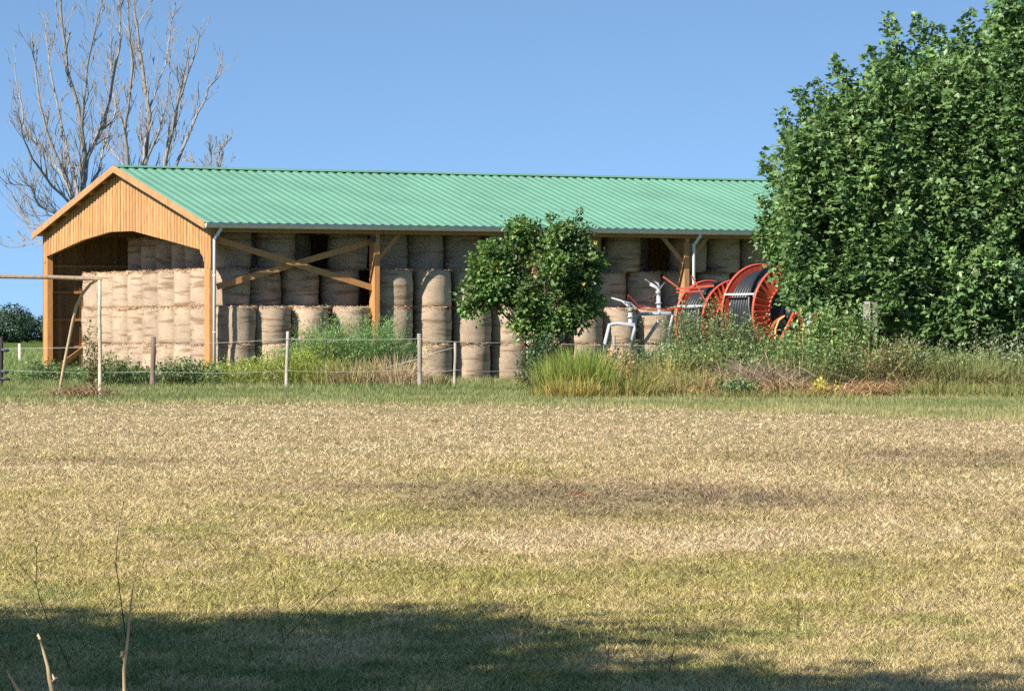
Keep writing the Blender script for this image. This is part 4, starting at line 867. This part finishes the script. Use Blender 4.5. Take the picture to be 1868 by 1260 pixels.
for i, (px, tx_) in enumerate(((1700, 'added shrub with shade-dark leaves under the left side of the right hand tree'), (1775, 'added shrub with shade-dark leaves in the gap behind the dusky seed plume'), (1850, 'added shrub with shade-dark leaves behind the pale flowered shrub'))):
    plant('shrub', tx_, 'shrub', 'shrubs added to darken the gap under the big tree', px, 109.5, 110, 2.3, 'leafy', 90, ((.03, .055, .025), (.05, .08, .032), (.07, .06, .04)), .13, 70 + i, 1.0, 40, .2)  # added; leaf colours darkened to stand for deep shade below the crown
plant('weed_clump', 'pale flowered shrub at the right edge of the photo', 'weed', TG, 1850, 101, 70, 1.75, 'leafy', 45, ((.13, .18, .09), (.2, .23, .13), (.2, .18, .1)), .09, 36, .7, 36)
plant('weed_clump', 'green weeds under the dusky plume', 'weed', TG, 1735, 98, 120, .85, 'leafy', 80, ((.09, .145, .05), (.15, .19, .07), (.25, .22, .1)), .10, 37, .8, 20)
plant('weed_clump', 'grey green grass at the right edge above the red container', 'weed', TG, 1830, 96.5, 150, 1.1, 'grass', 520, ((.17, .21, .08), (.28, .26, .10), (.42, .30, .15)), seed=38, depth=.9)
plant('weed_clump', 'low green grass edge right of centre of the thicket foot', 'weed', TG, 1720, 93.5, 160, .5, 'grass', 480, ((.16, .21, .06), (.27, .27, .09), (.42, .30, .14)), seed=39, depth=.8)
plant('weed_clump', 'low green grass edge at the far right foot of the thicket', 'weed', TG, 1850, 93, 130, .45, 'grass', 380, ((.16, .21, .06), (.25, .26, .09), (.42, .3, .15)), seed=40, depth=.8)
plant('dry_stalk_heap', 'grey mauve heap of dead brushwood below the big hose reel', 'brushwood', None, 1388, 93.6, 120, .95, 'tangle', 760, ((.42, .33, .24), (.25, .19, .13)), seed=41, depth=.8, mat=M_dry)
for i, (px, d, wp, h, cc, tx_) in enumerate(((1265, 94, 120, .55, TAN, 'tan fallen stalks left of the brushwood heap'), (1330, 92.5, 120, .4, RUST, 'rusty fallen stalks at the foot of the brushwood heap'), (1425, 93, 130, .5, TAN, 'pale fallen stalks right of the brushwood heap'),
        (1500, 92.5, 130, .5, RUST, 'rusty broken stalks below the white marker post'), (1575, 93.5, 120, .7, RUST, 'rust brown dead weeds below the broad grey post'), (1650, 94.5, 120, .8, ((.40, .25, .16), (.26, .2, .08)), 'reddish dead weeds below the drooping yellow plant'), (1815, 94.5, 110, .6, ((.42, .31, .15), (.25, .23, .08)), 'yellowed tangled weeds around the red container'))):
    plant('dry_stalk_heap', tx_, 'dead weeds', 'heaps of dead stalks along the thicket', px, d, wp, h * (1.15 if px < 1450 else .6), 'tangle', 640, cc, seed=50 + i, depth=.7, mat=M_dry)
plant('weed_clump', 'olive and tan grass left of the brushwood heap', 'weed', TG, 1275, 93, 150, .8, 'grass', 620, ((.22, .25, .075), (.36, .29, .12), (.4, .27, .13)), seed=63, depth=.8)
plant('weed_clump', 'tall olive grass right of the brushwood heap', 'weed', TG, 1455, 94.5, 120, 1.2, 'grass', 420, ((.18, .23, .07), (.30, .29, .11), (.4, .27, .13)), seed=64, depth=.8)
plant('weed_clump', 'rusty grass stems at the front of the lime green clump', 'weed', TG, 1045, 91.6, 110, .6, 'grass', 420, ((.40, .29, .09), (.24, .27, .07), (.46, .28, .10)), seed=65, depth=.5)
plant('weed_clump', 'olive grass left of the red container', 'weed', TG, 1760, 95.5, 150, 1.25, 'grass', 620, ((.17, .22, .075), (.29, .28, .11), (.38, .26, .13)), seed=66, depth=.9)
plant('weed_clump', 'leafy grey green weed under the stay of the taller sprinkler cart', 'weed', TG, 1205, 97, 80, 1.4, 'leafy', 60, GG, .075, 80, .7, 40)
plant('weed_clump', 'leafy weed left of the brushwood heap', 'weed', TG, 1315, 95.5, 110, 1.5, 'leafy', 70, ((.10, .16, .05), (.17, .22, .07), (.3, .25, .1)), .08, 81, .7, 36)
plant('weed_clump', 'leafy green weed right of the brushwood heap', 'weed', TG, 1470, 95, 100, 1.75, 'leafy', 55, ((.09, .155, .05), (.15, .215, .065), (.33, .27, .1)), .085, 82, .7, 40)
plant('weed_clump', 'brownish leafy weed below the broad grey post', 'weed', TG, 1580, 95.5, 110, 1.65, 'leafy', 50, ((.14, .16, .06), (.24, .2, .09), (.34, .24, .1)), .08, 83, .7, 36)
plant('weed_clump', 'leafy weed below the dark shaded shrub of the left tree', 'weed', TG, 1680, 96, 120, 1.5, 'leafy', 65, ((.11, .165, .055), (.19, .215, .08), (.33, .25, .1)), .08, 84, .7, 34)
plant('weed_clump', 'upright leafy weed in front of the red container side of the thicket', 'weed', TG, 1800, 97, 80, 1.3, 'leafy', 50, ((.12, .18, .07), (.2, .23, .1), (.3, .25, .12)), .08, 85, .7, 34)
plant('weed_clump', 'upright leafy weed between the brushwood heap and the dark blue green shrub', 'weed', TG, 1255, 95.5, 70, 1.25, 'leafy', 50, ((.13, .19, .06), (.21, .24, .08), (.33, .26, .1)), .075, 86, .7, 36)
plant('weed_clump', 'small green shrub on the near side of the brushwood heap', 'weed', TG, 1345, 92, 60, .45, 'leafy', 40, ((.08, .14, .05), (.12, .18, .06)), .09, 60, .5, 18)
plant('weed_clump', 'tiny bright yellow leaved weed below the tall green weeds', 'weed', TG, 1497, 92.3, 7, .5, 'leafy', 9, ((.5, .45, .06), (.42, .42, .08)), .1, 61, .05, 16)
plant('weed_clump', 'green grass band at the foot of the middle of the thicket', 'weed', TG, 1390, 91.3, 330, .28, 'grass', 900, ((.17, .2, .06), (.33, .28, .10), (.42, .3, .15)), seed=62, depth=.7)
# low ground cover through the thicket
n = 14000; X = rng.uniform(.8, 16, n); Y = rng.uniform(94.5, 104, n); c = mixc((.10, .145, .045), (.33, .24, .11), np.clip(fbm(X * .9, Y * .5, 91) * 2 - .6, 0, 1)) * rng.uniform(.6, 1.3, n)[:, None]
lm = LM(); lm.blades(np.stack([X, Y, np.zeros(n)], 1), rng.uniform(0, 6.28, n), rng.uniform(.3, 1.15, n) * (.6 + .8 * vnoise(X * 1.3, Y * .6, 44)), rng.uniform(.1, .9, n), rng.uniform(.014, .03, n), c, 3, .6)
tag(lm.build('undergrowth', M_grass), kind='stuff')

# ------------------------------------------------------------------ dry stems near the viewer
def stem(label, pl, r0, colr, d, d_base, side=(), group='dry stems near the viewer'):
    m = MB(); P = [W(x, y, d) for x, y in pl]; q = P[-1] - P[-2]; q = q / -q[2] if q[2] < -1e-3 else np.array([0, 0, -1.]); b0 = P[-1] + q * P[-1][2]; b0[1] = d
    P.append(b0); b0 = b0 * [1, 1, 0]; m.tube(P, list(np.linspace(r0 * .4, r0, len(P))), 8, colr=colr)
    for s_ in side: m.tube([W(x, y, d) for x, y in s_], list(np.linspace(r0 * .5, r0 * .25, len(s_))), 6, colr=colr)
    for p in P[:1] + [W(*s_[-1], d) for s_ in side]:
        for q_ in range(5): m.tube([p, p + np.array([random.uniform(-.012, .012), random.uniform(-.01, .01), random.uniform(-.01, .02)])], [r0 * .5, r0 * .2], 5, colr=colr)
    o = m.build('dry_weed', M_stem, None, tuple(b0)); tag(o, label, 'dry weed', group)
M_stem = mat_solid('dry_stem_skin', (.50, .36, .20), .8, .3, 40, attr=True, stretch=(1, 1, .3), bump=.2)
PL = (1.1, 1.1, 1.1); DKS = (.26, .24, .2)
stem('thick pale orange dry stalk standing at the bottom left', [(242, 1072), (238, 1110), (233, 1165), (226, 1220), (227, 1270)], .007, PL, 12.5, 0, [[(227, 1205), (222, 1195)]])
stem('short pale bent stalk left of the thick orange stalk', [(73, 1165), (80, 1190), (87, 1215), (90, 1238), (96, 1265)], .009, (1.0, 1.05, 1.1), 12.5, 0, [[(92, 1245), (99, 1238)]])
stem('leaning pale stalk tip in the bottom left corner', [(18, 1233), (28, 1250), (40, 1268)], .008, (1.0, 1.05, 1.1), 12.5, 0)
stem('dark forked dry weed at the far left', [(67, 1000), (66, 1065), (72, 1090), (85, 1125), (108, 1175)], .003, DKS, 17, 0, [[(66, 1065), (40, 1035), (28, 1010), (24, 985)], [(68, 1024), (88, 1020), (104, 1014)], [(60, 990), (66, 985)]])
stem('tall thin dark weed above the thick orange stalk', [(226, 915), (216, 965), (213, 1000), (211, 1030), (216, 1060), (222, 1105)], .003, DKS, 18, 0, [[(213, 970), (205, 955), (196, 950)], [(213, 985), (224, 976)]])
stem('dark leaning dry stem right of the shade edge', [(652, 1020), (618, 1068), (580, 1098), (560, 1120)], .0025, DKS, 18.5, 0, [[(604, 1078), (612, 1076)], [(585, 1092), (575, 1086)]])
stem('thin dark stem left of the leaning stem in the grass', [(494, 1030), (503, 1075), (509, 1125), (512, 1140)], .0025, DKS, 18.5, 0, [[(505, 1076), (520, 1070)]])
stem('small dark broken stem with a side twig in the middle of the shade edge', [(897, 1080), (905, 1105), (915, 1140), (918, 1150)], .0025, DKS, 18.5, 0, [[(900, 1098), (875, 1118), (857, 1130)], [(880, 1118), (893, 1130)]])
stem('thin dark stem standing in the lower shade right of centre', [(1112, 1168), (1108, 1210), (1103, 1255), (1102, 1275)], .003, DKS, 16.5, 0)
stem('small dark dry stem with a seed head right of the lower shade', [(1231, 1155), (1230, 1180), (1224, 1208)], .003, DKS, 17, 0, [[(1226, 1195), (1220, 1202)]])
stem('dark crossing twig in the shade at lower left', [(170, 1065), (184, 1095), (203, 1135)], .0025, DKS, 18.5, 0)
